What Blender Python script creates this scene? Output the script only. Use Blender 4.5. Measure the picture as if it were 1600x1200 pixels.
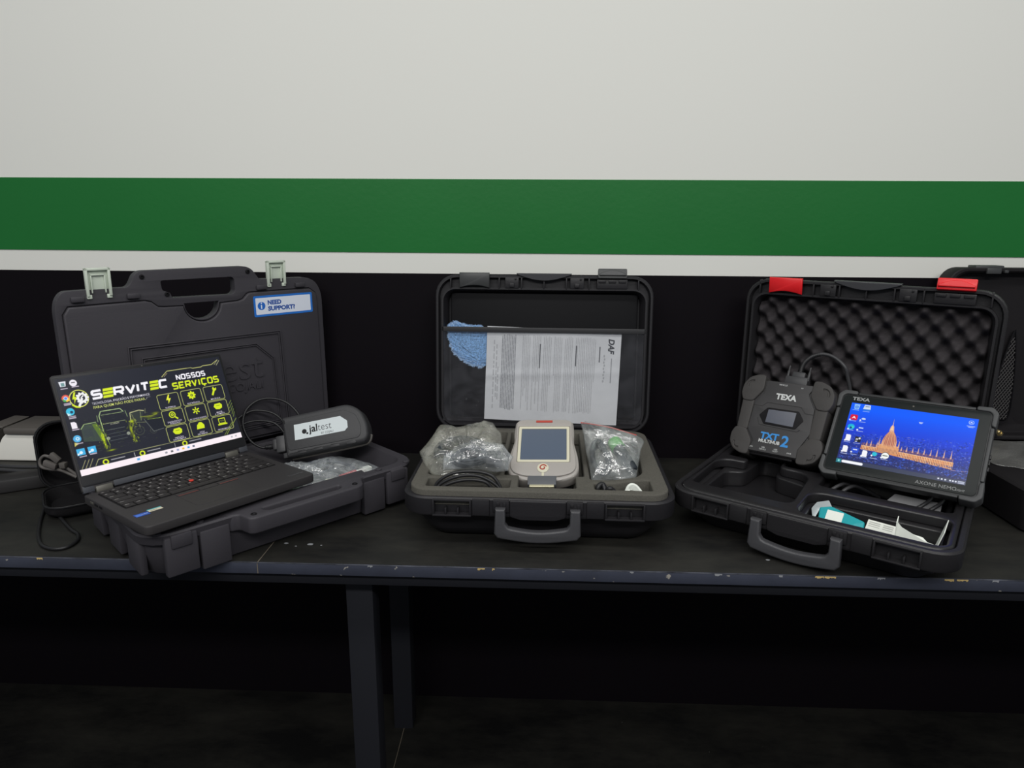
import bpy, bmesh, math, random
import numpy as np
from mathutils import Matrix, Vector, Euler, noise

for o in list(bpy.data.objects):
    bpy.data.objects.remove(o)
SC = bpy.context.scene
COL = SC.collection
PI = math.pi

# ------------------------------------------------------------------ camera
# world: X right along the bench, Y towards the wall (wall at Y=0), Z up, bench top at Z=0
def cam_matrix(pos, yaw, pitch, roll):
    f = Vector((-math.sin(yaw) * math.cos(pitch), math.cos(yaw) * math.cos(pitch), -math.sin(pitch)))
    r = Vector((math.cos(yaw), math.sin(yaw), 0))
    u = r.cross(f)
    c, s = math.cos(roll), math.sin(roll)
    r2 = c * r + s * u
    u2 = -s * r + c * u
    m = Matrix((r2, u2, -f)).transposed().to_4x4()
    m.translation = pos
    return m
cam = bpy.data.cameras.new('camera')
cam.sensor_width = 36.0
cam.lens = 1082.0 * 36.0 / 1600.0
cam.clip_start = 0.02
cam_o = bpy.data.objects.new('camera', cam)
COL.objects.link(cam_o)
cam_o.matrix_world = cam_matrix((0, -1.591, 0.560), 0.036, 0.236, 0.006)
SC.camera = cam_o

# ------------------------------------------------------------------ world and lights
w = bpy.data.worlds.new('world')
SC.world = w
w.use_nodes = True
bg = w.node_tree.nodes['Background']
bg.inputs[0].default_value = (0.80, 0.86, 0.95, 1)
bg.inputs[1].default_value = 0.22

def area(name, loc, sx, sy, power, rot=(0, 0, 0), col=(1, 1, 1)):
    l = bpy.data.lights.new(name, 'AREA')
    l.shape = 'RECTANGLE'
    l.size, l.size_y, l.energy, l.color = sx, sy, power, col
    o = bpy.data.objects.new(name, l)
    COL.objects.link(o)
    o.location = loc
    o.rotation_euler = rot
    return o
# two rows of ceiling tubes in the workshop, above and behind the photographer
area('ceiling_tubes_over_bench_offscreen', (0.10, -1.25, 2.05), 3.6, 0.25, 28, col=(1.0, 0.99, 0.96))
area('ceiling_tubes_behind_offscreen', (-0.05, -2.9, 2.05), 4.2, 0.25, 71, rot=(math.radians(20), 0, 0), col=(1.0, 0.99, 0.96))

vs = SC.view_settings
vs.view_transform = 'Standard'
vs.look = 'None'
vs.exposure = 0.0
vs.gamma = 1.0
vs.use_curve_mapping = False

# ------------------------------------------------------------------ helpers
def lin(c):
    c = c / 255.0
    return c / 12.92 if c <= 0.04045 else ((c + 0.055) / 1.055) ** 2.4
def S(r, g, b):
    return (lin(r), lin(g), lin(b))

def mat(name, col, rough=0.5, spec=0.5, metal=0.0, bump=None, var=None, emit=0.0, coat=0.0):
    """procedural principled material; bump=(scale,strength), var=(scale,amount) varies the colour"""
    m = bpy.data.materials.new(name)
    m.use_nodes = True
    nt = m.node_tree
    b = nt.nodes['Principled BSDF']
    b.inputs['Base Color'].default_value = (*col, 1)
    b.inputs['Roughness'].default_value = rough
    b.inputs['Specular IOR Level'].default_value = spec
    b.inputs['Metallic'].default_value = metal
    if coat:
        b.inputs['Coat Weight'].default_value = coat
        b.inputs['Coat Roughness'].default_value = 0.06
    if emit:
        b.inputs['Emission Color'].default_value = (*col, 1)
        b.inputs['Emission Strength'].default_value = emit
    if bump or var:
        tc = nt.nodes.new('ShaderNodeTexCoord')
    if bump:
        n = nt.nodes.new('ShaderNodeTexNoise')
        n.inputs['Scale'].default_value = bump[0]
        n.inputs['Detail'].default_value = 4
        nt.links.new(tc.outputs['Object'], n.inputs['Vector'])
        bp = nt.nodes.new('ShaderNodeBump')
        bp.inputs['Strength'].default_value = bump[1]
        bp.inputs['Distance'].default_value = 0.002
        nt.links.new(n.outputs['Fac'], bp.inputs['Height'])
        nt.links.new(bp.outputs['Normal'], b.inputs['Normal'])
    if var:
        n2 = nt.nodes.new('ShaderNodeTexNoise')
        n2.inputs['Scale'].default_value = var[0]
        n2.inputs['Detail'].default_value = 5
        nt.links.new(tc.outputs['Object'], n2.inputs['Vector'])
        rp = nt.nodes.new('ShaderNodeValToRGB')
        a = var[1]
        rp.color_ramp.elements[0].position = 0.3
        rp.color_ramp.elements[1].position = 0.7
        rp.color_ramp.elements[0].color = (*[x * (1 - a) for x in col], 1)
        rp.color_ramp.elements[1].color = (*[x * (1 + a) for x in col], 1)
        nt.links.new(n2.outputs['Fac'], rp.inputs['Fac'])
        nt.links.new(rp.outputs['Color'], b.inputs['Base Color'])
    return m

def mat_print(name, rough=0.5, spec=0.3, emit=0.0):
    """colour comes from the mesh's own colour attribute (flat print or a lit screen)"""
    m = bpy.data.materials.new(name)
    m.use_nodes = True
    nt = m.node_tree
    b = nt.nodes['Principled BSDF']
    at = nt.nodes.new('ShaderNodeAttribute')
    at.attribute_name = 'print'
    b.inputs['Roughness'].default_value = rough
    b.inputs['Specular IOR Level'].default_value = spec
    if emit:
        b.inputs['Base Color'].default_value = (0.004, 0.004, 0.004, 1)
        nt.links.new(at.outputs['Color'], b.inputs['Emission Color'])
        b.inputs['Emission Strength'].default_value = emit
    else:
        nt.links.new(at.outputs['Color'], b.inputs['Base Color'])
    return m

def mat_film(name, milk=0.35, tint=(0.8, 0.8, 0.76), scale=40, rough=0.22, gloss=0.10):
    """thin crumpled polythene: see-through with milky creases"""
    m = bpy.data.materials.new(name)
    m.use_nodes = True
    nt = m.node_tree
    b = nt.nodes['Principled BSDF']
    out = nt.nodes['Material Output']
    b.inputs['Base Color'].default_value = (*tint, 1)
    b.inputs['Roughness'].default_value = rough
    b.inputs['Specular IOR Level'].default_value = 0.6
    tr = nt.nodes.new('ShaderNodeBsdfTransparent')
    mx = nt.nodes.new('ShaderNodeMixShader')
    tc = nt.nodes.new('ShaderNodeTexCoord')
    n = nt.nodes.new('ShaderNodeTexNoise')
    n.inputs['Scale'].default_value = scale
    n.inputs['Detail'].default_value = 6
    n.inputs['Distortion'].default_value = 1.2
    nt.links.new(tc.outputs['Object'], n.inputs['Vector'])
    mr = nt.nodes.new('ShaderNodeMapRange')
    mr.inputs['From Min'].default_value = 0.35
    mr.inputs['From Max'].default_value = 0.72
    mr.inputs['To Min'].default_value = milk * 0.55
    mr.inputs['To Max'].default_value = min(0.95, milk * 1.9)
    nt.links.new(n.outputs['Fac'], mr.inputs['Value'])
    nt.links.new(mr.outputs['Result'], mx.inputs['Fac'])
    nt.links.new(tr.outputs[0], mx.inputs[1])
    nt.links.new(b.outputs[0], mx.inputs[2])
    b.inputs['Specular IOR Level'].default_value = 0.0
    gl = nt.nodes.new('ShaderNodeBsdfGlossy')
    gl.inputs['Roughness'].default_value = rough
    m2 = nt.nodes.new('ShaderNodeMixShader')
    m2.inputs['Fac'].default_value = gloss
    nt.links.new(mx.outputs[0], m2.inputs[1])
    nt.links.new(gl.outputs[0], m2.inputs[2])
    nt.links.new(m2.outputs[0], out.inputs['Surface'])
    bp = nt.nodes.new('ShaderNodeBump')
    bp.inputs['Strength'].default_value = 0.6
    bp.inputs['Distance'].default_value = 0.003
    n3 = nt.nodes.new('ShaderNodeTexNoise')
    n3.inputs['Scale'].default_value = scale * 1.6
    n3.inputs['Detail'].default_value = 3
    n3.inputs['Distortion'].default_value = 2.0
    nt.links.new(tc.outputs['Object'], n3.inputs['Vector'])
    nt.links.new(n3.outputs['Fac'], bp.inputs['Height'])
    nt.links.new(bp.outputs['Normal'], b.inputs['Normal'])
    nt.links.new(bp.outputs['Normal'], gl.inputs['Normal'])
    return m

def finish(me, angle=35, smooth=True):
    if smooth and len(me.polygons):
        me.polygons.foreach_set('use_smooth', [True] * len(me.polygons))
        me.set_sharp_from_angle(angle=math.radians(angle))
    return me

def obj(name, me, m=None, parent=None, mw=None, loc=None, rot=None, label=None):
    o = bpy.data.objects.new(name, me)
    COL.objects.link(o)
    if m is not None and me is not None and hasattr(me, 'materials') and len(me.materials) == 0:
        me.materials.append(m)
    if parent is not None:
        o.parent = parent
    if mw is not None:
        o.matrix_local = mw
    if loc is not None:
        o.location = loc
    if rot is not None:
        o.rotation_euler = rot
    if label:
        o['label'] = label
    return o

def tag(o, label, cat, group=None):
    o['label'] = label
    o['category'] = cat
    if group:
        o['group'] = group
    return o

def thing(name, label, cat, mw=None, loc=None, group=None):
    o = bpy.data.objects.new(name, None)
    o.empty_display_size = 0.02
    COL.objects.link(o)
    if mw is not None:
        o.matrix_world = mw
    if loc is not None:
        o.location = loc
    return tag(o, label, cat, group)

def struct(o):
    o['kind'] = 'structure'
    return o

def mx(loc, rot=(0, 0, 0)):
    return Matrix.Translation(Vector(loc)) @ Euler(rot, 'XYZ').to_matrix().to_4x4()

def from_bm(bm, name='m', angle=35, smooth=True):
    bmesh.ops.recalc_face_normals(bm, faces=bm.faces)
    me = bpy.data.meshes.new(name)
    bm.to_mesh(me)
    bm.free()
    return finish(me, angle, smooth)

def add_box(bm, c, s, bev=0.0, rz=0.0, m=None):
    r = bmesh.ops.create_cube(bm, size=1.0)
    vs_ = r['verts']
    bmesh.ops.scale(bm, vec=Vector(s), verts=vs_)
    if bev:
        es = list({e for v in vs_ for e in v.link_edges})
        rb = bmesh.ops.bevel(bm, geom=es, offset=bev, segments=2, affect='EDGES', profile=0.5)
        vs_ = list({v for f in rb['faces'] for v in f.verts} | {v for v in vs_ if v.is_valid})
    if rz:
        bmesh.ops.rotate(bm, verts=vs_, cent=(0, 0, 0), matrix=Matrix.Rotation(rz, 3, 'Z'))
    if m is not None:
        bmesh.ops.transform(bm, matrix=m, verts=vs_)
    bmesh.ops.translate(bm, vec=Vector(c), verts=vs_)
    return vs_

def boxes(lst, bev=0.0, name='m'):
    bm = bmesh.new()
    for b in lst:
        add_box(bm, b[0], b[1], b[2] if len(b) > 2 else bev)
    return from_bm(bm, name)

def rrect(w, h, r, cx=0, cy=0, n=6):
    r = min(r, w / 2 - 1e-4, h / 2 - 1e-4)
    pts = []
    for (sx, sy, a0) in ((1, 1, 0), (-1, 1, 90), (-1, -1, 180), (1, -1, 270)):
        for k in range(n + 1):
            a = math.radians(a0 + 90 * k / n)
            pts.append((cx + sx * (w / 2 - r) + r * math.cos(a), cy + sy * (h / 2 - r) + r * math.sin(a)))
    return pts

def rect_lim(x0, x1, y0, y1, r, n=6):
    return rrect(x1 - x0, y1 - y0, r, (x0 + x1) / 2, (y0 + y1) / 2, n)

def rpoly(pts, r=0.01, n=4):
    """round the corners of a polygon; r scalar or list"""
    out = []
    N = len(pts)
    for i in range(N):
        p0, p1, p2 = Vector(pts[i - 1]), Vector(pts[i]), Vector(pts[(i + 1) % N])
        ri = r[i] if isinstance(r, (list, tuple)) else r
        d0, d2 = p0 - p1, p2 - p1
        t = min(ri, d0.length * 0.48, d2.length * 0.48)
        if t < 1e-5:
            out.append(tuple(p1))
            continue
        a = p1 + d0.normalized() * t
        b = p1 + d2.normalized() * t
        for k in range(n + 1):
            s = k / n
            out.append(tuple((1 - s) ** 2 * a + 2 * s * (1 - s) * p1 + s * s * b))
    return out

def offset_poly(pts, d):
    """push a polygon outline outwards by d (inwards when negative)"""
    n = len(pts)
    ar = sum(pts[i - 1][0] * pts[i][1] - pts[i][0] * pts[i - 1][1] for i in range(n))
    sg = 1 if ar > 0 else -1
    out = []
    for i in range(n):
        p0, p1, p2 = Vector(pts[i - 1]), Vector(pts[i]), Vector(pts[(i + 1) % n])
        d0, d1 = (p1 - p0).normalized(), (p2 - p1).normalized()
        n0, n1 = Vector((d0.y, -d0.x)) * sg, Vector((d1.y, -d1.x)) * sg
        b = (n0 + n1)
        b = b.normalized() if b.length > 1e-6 else n0
        out.append(tuple(p1 + b * (d / max(.35, b.dot(n0)))))
    return out

def loft(loops, cap0=True, cap1=True, angle=35):
    bm = bmesh.new()
    L = []
    for (pts, z) in loops:
        L.append([bm.verts.new((p[0], p[1], z)) for p in pts])
    n = len(L[0])
    for a, b in zip(L[:-1], L[1:]):
        for i in range(n):
            j = (i + 1) % n
            bm.faces.new((a[i], a[j], b[j], b[i]))
    if cap0:
        bm.faces.new(list(reversed(L[0])))
    if cap1:
        bm.faces.new(L[-1])
    bm.normal_update()
    me = bpy.data.meshes.new('loft')
    bm.to_mesh(me)
    bm.free()
    return finish(me, angle)

def plate(outer, holes=(), z0=0.0, z1=0.01, bev=0.0, seg=2, angle=40):
    """extruded outline with holes and rounded edges, lying in XY between z0 and z1"""
    cu = bpy.data.curves.new('plate', 'CURVE')
    cu.dimensions = '2D'
    cu.fill_mode = 'BOTH'
    for ring in [outer] + list(holes):
        sp = cu.splines.new('POLY')
        sp.points.add(len(ring) - 1)
        for i, p in enumerate(ring):
            sp.points[i].co = (p[0], p[1], 0, 1)
        sp.use_cyclic_u = True
    t = (z1 - z0) / 2
    bev = min(bev, t * 0.98)
    cu.extrude = max(t - bev, 1e-6)
    cu.bevel_depth = bev
    cu.bevel_resolution = seg
    cu.offset = -bev
    tmp = bpy.data.objects.new('tmp', cu)
    me = bpy.data.meshes.new_from_object(tmp)
    bpy.data.objects.remove(tmp)
    bpy.data.curves.remove(cu)
    me.transform(Matrix.Translation((0, 0, (z0 + z1) / 2)))
    bm = bmesh.new()
    bm.from_mesh(me)
    bmesh.ops.remove_doubles(bm, verts=bm.verts, dist=1e-6)
    bmesh.ops.recalc_face_normals(bm, faces=bm.faces)
    bm.to_mesh(me)
    bm.free()
    me.materials.clear()
    return finish(me, angle)

def carve(me, cutters):
    """cut real recesses into a closed mesh"""
    bm = bmesh.new()
    for c in cutters:
        bm.from_mesh(c)
    cm = from_bm(bm)
    a = bpy.data.objects.new('tmp', me)
    b = bpy.data.objects.new('tmp', cm)
    COL.objects.link(a)
    COL.objects.link(b)
    md = a.modifiers.new('cut', 'BOOLEAN')
    md.operation = 'DIFFERENCE'
    md.solver = 'EXACT'
    md.object = b
    dg = bpy.context.evaluated_depsgraph_get()
    out = bpy.data.meshes.new_from_object(a.evaluated_get(dg))
    bpy.data.objects.remove(a)
    bpy.data.objects.remove(b)
    out.materials.clear()
    return finish(out, 35)

def text_mesh(txt, size=0.01, extrude=0.0, offset=0.0, shear=0.0, align='CENTER', sx=1.0, space=1.0):
    cu = bpy.data.curves.new('txt', 'FONT')
    cu.body = txt
    cu.size = size
    cu.extrude = extrude
    cu.offset = offset
    cu.shear = shear
    cu.align_x = align
    cu.align_y = 'CENTER'
    cu.space_character = space
    cu.resolution_u = 3
    tmp = bpy.data.objects.new('tmp', cu)
    me = bpy.data.meshes.new_from_object(tmp)
    bpy.data.objects.remove(tmp)
    bpy.data.curves.remove(cu)
    if sx != 1.0:
        me.transform(Matrix.Diagonal((sx, 1, 1, 1)))
    me.materials.clear()
    return me

def smooth_path(pts, sub=6, closed=False):
    P = [Vector(p) for p in pts]
    n = len(P)
    out = []
    rng = range(n if closed else n - 1)
    for i in rng:
        if closed:
            p0, p1, p2, p3 = P[i - 1], P[i], P[(i + 1) % n], P[(i + 2) % n]
        else:
            p0 = P[i - 1] if i else P[0] * 2 - P[1]
            p1, p2 = P[i], P[i + 1]
            p3 = P[i + 2] if i + 2 < n else P[-1] * 2 - P[-2]
        for k in range(sub):
            t = k / sub
            out.append(0.5 * ((2 * p1) + (p2 - p0) * t + (2 * p0 - 5 * p1 + 4 * p2 - p3) * t * t + (3 * p1 - p0 - 3 * p2 + p3) * t ** 3))
    if not closed:
        out.append(P[-1])
    return out

def tube(pts, r, seg=8, sub=6, closed=False, bm=None, radii=None, flat=1.0):
    own = bm is None
    if own:
        bm = bmesh.new()
    P = smooth_path(pts, sub, closed) if sub > 1 else [Vector(p) for p in pts]
    n = len(P)
    rings = []
    nrm = None
    for i in range(n):
        a = P[i - 1] if (i or closed) else P[0]
        b = P[(i + 1) % n] if (i < n - 1 or closed) else P[-1]
        t = (b - a)
        t = t.normalized() if t.length > 1e-9 else Vector((0, 0, 1))
        if nrm is None:
            up = Vector((0, 0, 1)) if abs(t.z) < 0.9 else Vector((1, 0, 0))
            nrm = t.cross(up).normalized()
        else:
            nrm = (nrm - t * nrm.dot(t))
            nrm = nrm.normalized() if nrm.length > 1e-6 else t.orthogonal().normalized()
        bn = t.cross(nrm)
        rr = r if radii is None else radii[min(len(radii) - 1, int(i * len(radii) / n))]
        rings.append([bm.verts.new(P[i] + rr * (math.cos(2 * PI * k / seg) * nrm + flat * math.sin(2 * PI * k / seg) * bn)) for k in range(seg)])
    m = n if closed else n - 1
    for i in range(m):
        a, b = rings[i], rings[(i + 1) % n]
        for k in range(seg):
            bm.faces.new((a[k], a[(k + 1) % seg], b[(k + 1) % seg], b[k]))
    if not closed:
        bm.faces.new(list(reversed(rings[0])))
        bm.faces.new(rings[-1])
    if own:
        return from_bm(bm, angle=60)

def lathe(prof, seg=24, angle=40):
    """profile of (radius, z) turned round Z"""
    return loft([([(max(r, 1e-5) * math.cos(2 * PI * k / seg), max(r, 1e-5) * math.sin(2 * PI * k / seg)) for k in range(seg)], z) for r, z in prof], angle=angle)

# ------------------------------------------------------------------ little painter for screens, labels and paper
class Canvas:
    def __init__(s, nx, ny, wx, wy, col=(0, 0, 0)):
        """nx*ny samples over wx*wy units; (0,0) bottom left"""
        s.nx, s.ny, s.wx, s.wy = nx, ny, wx, wy
        s.a = np.zeros((ny, nx, 3)) + np.array(col, float)
        s.X, s.Y = np.meshgrid((np.arange(nx) + .5) * wx / nx, (np.arange(ny) + .5) * wy / ny)
    def blend(s, m, col, sl=None):
        m = m[..., None]
        if sl is None:
            s.a = s.a * (1 - m) + np.array(col, float) * m
        else:
            s.a[sl] = s.a[sl] * (1 - m) + np.array(col, float) * m
    def win(s, x0, x1, y0, y1):
        i0 = max(0, int(x0 / s.wx * s.nx) - 1)
        i1 = min(s.nx, int(x1 / s.wx * s.nx) + 2)
        j0 = max(0, int(y0 / s.wy * s.ny) - 1)
        j1 = min(s.ny, int(y1 / s.wy * s.ny) + 2)
        return i0, i1, j0, j1
    def cover(s, polys):
        """anti-aliased even-odd coverage of polygons"""
        P = [np.array(p, float) for p in polys]
        allp = np.concatenate(P)
        i0, i1, j0, j1 = s.win(allp[:, 0].min(), allp[:, 0].max(), allp[:, 1].min(), allp[:, 1].max())
        if i1 <= i0 or j1 <= j0:
            return None, None
        K = 3
        xs = (np.arange(i0 * K, i1 * K) + .5) / K * s.wx / s.nx
        ys = (np.arange(j0 * K, j1 * K) + .5) / K * s.wy / s.ny
        XX, YY = np.meshgrid(xs, ys)
        ins = np.zeros(XX.shape, bool)
        for p in P:
            q = np.roll(p, -1, 0)
            for (x1, y1), (x2, y2) in zip(p, q):
                if y1 == y2:
                    continue
                c = ((y1 > YY) != (y2 > YY)) & (XX < (x2 - x1) * (YY - y1) / (y2 - y1) + x1)
                ins ^= c
        m = ins.reshape(j1 - j0, K, i1 - i0, K).mean((1, 3))
        return m, (slice(j0, j1), slice(i0, i1))
    def poly(s, pts, col, alpha=1.0):
        m, sl = s.cover([pts])
        if m is not None:
            s.blend(m * alpha, col, sl)
    def polys(s, pl, col, alpha=1.0):
        m, sl = s.cover(pl)
        if m is not None:
            s.blend(m * alpha, col, sl)
    def rect(s, x0, y0, x1, y1, col, alpha=1.0, r=0):
        s.poly(rect_lim(x0, x1, y0, y1, r, 4) if r else [(x0, y0), (x1, y0), (x1, y1), (x0, y1)], col, alpha)
    def circ(s, x, y, r, col, alpha=1.0, ry=None, inner=0):
        ry = ry or r
        an = [2 * PI * k / 28 for k in range(28)]
        pl = [[(x + r * math.cos(t), y + ry * math.sin(t)) for t in an]]
        if inner:
            pl.append([(x + r * inner * math.cos(t), y + ry * inner * math.sin(t)) for t in an])
        s.polys(pl, col, alpha)
    def line(s, pts, wd, col, alpha=1.0):
        for a, b in zip(pts[:-1], pts[1:]):
            a, b = np.array(a, float), np.array(b, float)
            d = b - a
            L = np.hypot(*d)
            if L < 1e-9:
                continue
            n = np.array((-d[1], d[0])) / L * wd / 2
            s.poly([a + n, b + n, b - n, a - n], col, alpha)
    def frame(s, x0, y0, x1, y1, r, wd, col, alpha=1.0):
        s.polys([rect_lim(x0, x1, y0, y1, r, 4), rect_lim(x0 + wd, x1 - wd, y0 + wd, y1 - wd, max(r - wd, .0005), 4)], col, alpha)
    def glow(s, x, y, rx, ry, col, alpha=1.0):
        m = np.exp(-(((s.X - x) / rx) ** 2 + ((s.Y - y) / ry) ** 2)) * alpha
        s.blend(m, col)
    def text(s, txt, x, y, h, col, bold=0.0, shear=0.0, align='LEFT', width=None, alpha=1.0, rot=0.0):
        """cap height h; optional total width"""
        me = text_mesh(txt, 1.0, offset=bold, shear=shear, align='LEFT')
        if not len(me.vertices):
            return
        v = np.zeros(len(me.vertices) * 3)
        me.vertices.foreach_get('co', v)
        v = v.reshape(-1, 3)[:, :2]
        me.calc_loop_triangles()
        x0, x1 = v[:, 0].min(), v[:, 0].max()
        v[:, 1] += 0.30
        sy = h / 0.682
        sx = (width / (x1 - x0)) if width else sy
        v = (v - np.array([x0, 0])) * np.array([sx, sy])
        tw = (x1 - x0) * sx
        dx = {'LEFT': 0, 'CENTER': -tw / 2, 'RIGHT': -tw}[align]
        v[:, 0] += dx
        c_, s_ = math.cos(rot), math.sin(rot)
        v = np.stack([x + c_ * v[:, 0] - s_ * v[:, 1], y + s_ * v[:, 0] + c_ * v[:, 1]], -1)
        acc = np.zeros((s.ny, s.nx))
        for t in me.loop_triangles:
            m, sl = s.cover([[tuple(v[i]) for i in t.vertices]])
            if m is not None:
                acc[sl] = np.maximum(acc[sl], 0) + m
        bpy.data.meshes.remove(me)
        s.blend(np.clip(acc, 0, 1) * alpha, col)
    GL = {'S': [[(1, 1), (.12, 1), (0, .9), (0, .62), (.12, .5), (.88, .5), (1, .38), (1, .1), (.88, 0), (0, 0)]],
          'E': [[(1, 1), (0, 1), (0, 0), (1, 0)], [(0, .5), (.85, .5)]],
          'R': [[(0, 0), (0, 1), (.88, 1), (1, .88), (1, .55), (.88, .43), (0, .43)], [(.5, .43), (1, 0)]],
          'V': [[(0, 1), (.5, 0), (1, 1)]], 'I': [[(.5, 0), (.5, 1)]], 'T': [[(0, 1), (1, 1)], [(.5, 1), (.5, 0)]],
          'C': [[(1, 1), (.12, 1), (0, .9), (0, .1), (.12, 0), (1, 0)]], 'O': [[(.12, 0), (0, .1), (0, .9), (.12, 1), (.88, 1), (1, .9), (1, .1), (.88, 0), (.12, 0)]],
          'N': [[(0, 0), (0, 1), (1, 0), (1, 1)]], 'Ç': [[(1, 1), (.12, 1), (0, .9), (0, .1), (.12, 0), (1, 0)], [(.5, 0), (.5, -.22), (.3, -.25)]]}
    def block(s, ch, x, y, wd, h, t, col, shear=0.0):
        """one heavy block letter drawn with strokes of width t inside wd*h"""
        f = lambda p: (x + t / 2 + p[0] * (wd - t) + shear * (p[1] * h), y + t / 2 + p[1] * (h - t))
        for path in s.GL[ch]:
            q = [f(p) for p in path]
            s.line(q, t, col)
            for p in q[1:-1]:
                s.circ(p[0], p[1], t / 2, col)
    def mesh(s, w, h, mask=None):
        """grid of quads in XY centred at 0, coloured per vertex by point colours (sRGB 0..255 -> linear)"""
        nx, ny = s.nx, s.ny
        gx = np.linspace(-w / 2, w / 2, nx + 1)
        gy = np.linspace(-h / 2, h / 2, ny + 1)
        GX, GY = np.meshgrid(gx, gy)
        co = np.stack([GX, GY, np.zeros_like(GX)], -1).reshape(-1, 3)
        idx = np.arange((nx + 1) * (ny + 1)).reshape(ny + 1, nx + 1)
        q = np.stack([idx[:-1, :-1], idx[:-1, 1:], idx[1:, 1:], idx[1:, :-1]], -1).reshape(-1, 4)
        fc = s.a.reshape(-1, 3)
        if mask is not None:
            keep = mask.reshape(-1)
            q = q[keep]
            fc = fc[keep]
        me = bpy.data.meshes.new('print')
        me.vertices.add(len(co))
        me.vertices.foreach_set('co', co.ravel())
        me.loops.add(q.size)
        me.loops.foreach_set('vertex_index', q.ravel().astype(np.int32))
        me.polygons.add(len(q))
        me.polygons.foreach_set('loop_start', np.arange(0, q.size, 4, dtype=np.int32))
        me.update(calc_edges=True)
        ca = me.color_attributes.new('print', 'FLOAT_COLOR', 'CORNER')
        c = np.clip(fc / 255.0, 0, 1)
        c = np.where(c <= .04045, c / 12.92, ((c + .055) / 1.055) ** 2.4)
        rgba = np.concatenate([np.repeat(c, 4, 0), np.ones((len(c) * 4, 1))], 1).astype(np.float32)
        ca.data.foreach_set('color', rgba.ravel())
        me.validate()
        return me

# ------------------------------------------------------------------ materials
M_WALL = mat('white wall paint', S(226, 226, 220), 0.6, 0.3, bump=(60, 0.05))
M_GREEN = mat('green satin wall paint', S(18, 106, 42), 0.36, 0.5, bump=(90, 0.12), var=(3, 0.05))
M_BLACKWALL = mat('black wall paint', S(12, 8, 13), 0.55, 0.12, bump=(50, 0.08))
M_FLOOR = mat('dark floor', S(30, 29, 30), 0.6, 0.2, var=(6, 0.2))
M_POST = mat('dark blue black paint', S(31, 32, 37), 0.5, 0.25, bump=(40, 0.1))
M_BLK = mat('black case plastic', S(36, 35, 38), 0.48, 0.35, bump=(220, 0.12))
M_BLK2 = mat('black moulded plastic', S(36, 35, 37), 0.45, 0.35, bump=(260, 0.12))
M_BLKL = mat('charcoal moulded plastic', S(60, 58, 63), 0.55, 0.3, bump=(260, 0.1))
M_DARK = mat('dark lining', S(20, 19, 22), 0.6, 0.2, bump=(120, 0.1))
M_HANDLE = mat('grey black grip plastic', S(66, 66, 69), 0.4, 0.4, bump=(260, 0.1))
M_RED = mat('red latch plastic', S(222, 32, 38), 0.35, 0.4)
M_LATCHG = mat('dark grey latch plastic', S(64, 65, 66), 0.4, 0.4)
M_LATCHW = mat('pale green grey latch plastic', S(205, 214, 200), 0.45, 0.4)
M_FOAM = mat('grey packing foam', S(92, 90, 84), 0.95, 0.05, bump=(700, 0.6), var=(500, 0.12))
M_EGG = mat('black egg crate foam', S(62, 59, 61), 0.95, 0.05, bump=(900, 0.6), var=(700, 0.15))
M_RUB = mat('black cable rubber', S(30, 30, 32), 0.42, 0.4)
M_RUB2 = mat('dark grey cable rubber', S(58, 58, 60), 0.42, 0.4)
M_LAPTOP = mat('soft black laptop shell', S(52, 50, 51), 0.55, 0.3)
M_KEY = mat('key plastic', S(44, 42, 43), 0.5, 0.3)
M_KEYBED = mat('key bed', S(22, 21, 22), 0.6, 0.2)
M_BEZEL = mat('matte black bezel', S(24, 24, 27), 0.35, 0.4)
M_HINGE = mat('grey hinge metal', S(96, 94, 88), 0.45, 0.5, metal=0.4)
M_CHIN = mat('blue grey lid chin', S(62, 64, 70), 0.5, 0.3)
M_TPRED = mat('red pointing stick rubber', S(205, 62, 52), 0.6, 0.3)
M_LINE = mat('dull red line', S(120, 52, 48), 0.5, 0.3)
M_SILVER = mat('silver white plastic', S(240, 238, 230), 0.35, 0.5)
M_GREY = mat('grey plastic', S(94, 90, 86), 0.5, 0.4)
M_WHITE = mat('white card', S(232, 236, 228), 0.6, 0.2)
M_BRASS = mat('brass', S(200, 180, 130), 0.3, 0.5, metal=0.9)
M_FILM = mat_film('clear polythene film', 0.14, S(226, 226, 212), 22, .14, .10)
M_FILM2 = mat_film('crumpled clear polythene', 0.15, S(220, 226, 230), 30, .12, .16)
M_FILM3 = mat_film('grey clear polythene', 0.17, S(214, 220, 220), 24, .14, .12)
M_PRINT = mat_print('flat print', 0.55, 0.25)
M_SCREEN = mat_print('lit screen', 0.25, 0.4, emit=1.0)
M_SCREEN2 = mat_print('lit tablet screen', 0.2, 0.4, emit=1.0)
M_WTEXT = mat('pale lettering', S(205, 207, 206), 0.5, 0.3)

# ------------------------------------------------------------------ the room
def slab(x0, x1, y0, y1, z0, z1, bev=0.0):
    return boxes([(((x0 + x1) / 2, (y0 + y1) / 2, (z0 + z1) / 2), (x1 - x0, y1 - y0, z1 - z0))], bev)
FLOOR_Z = -0.90
struct(obj('wall_back', slab(-3.2, 3.2, 0.004, 0.12, FLOOR_Z, 2.4), M_WALL))
struct(obj('trim_1', slab(-3.2, 3.2, 0.002, 0.006, 0.481, 0.642), M_GREEN))
struct(obj('trim_2', slab(-3.2, 3.2, 0.0, 0.006, FLOOR_Z, 0.434), M_BLACKWALL))
struct(obj('floor', slab(-3.2, 3.2, -4.5, 0.1, FLOOR_Z - 0.05, FLOOR_Z), M_FLOOR))

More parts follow.
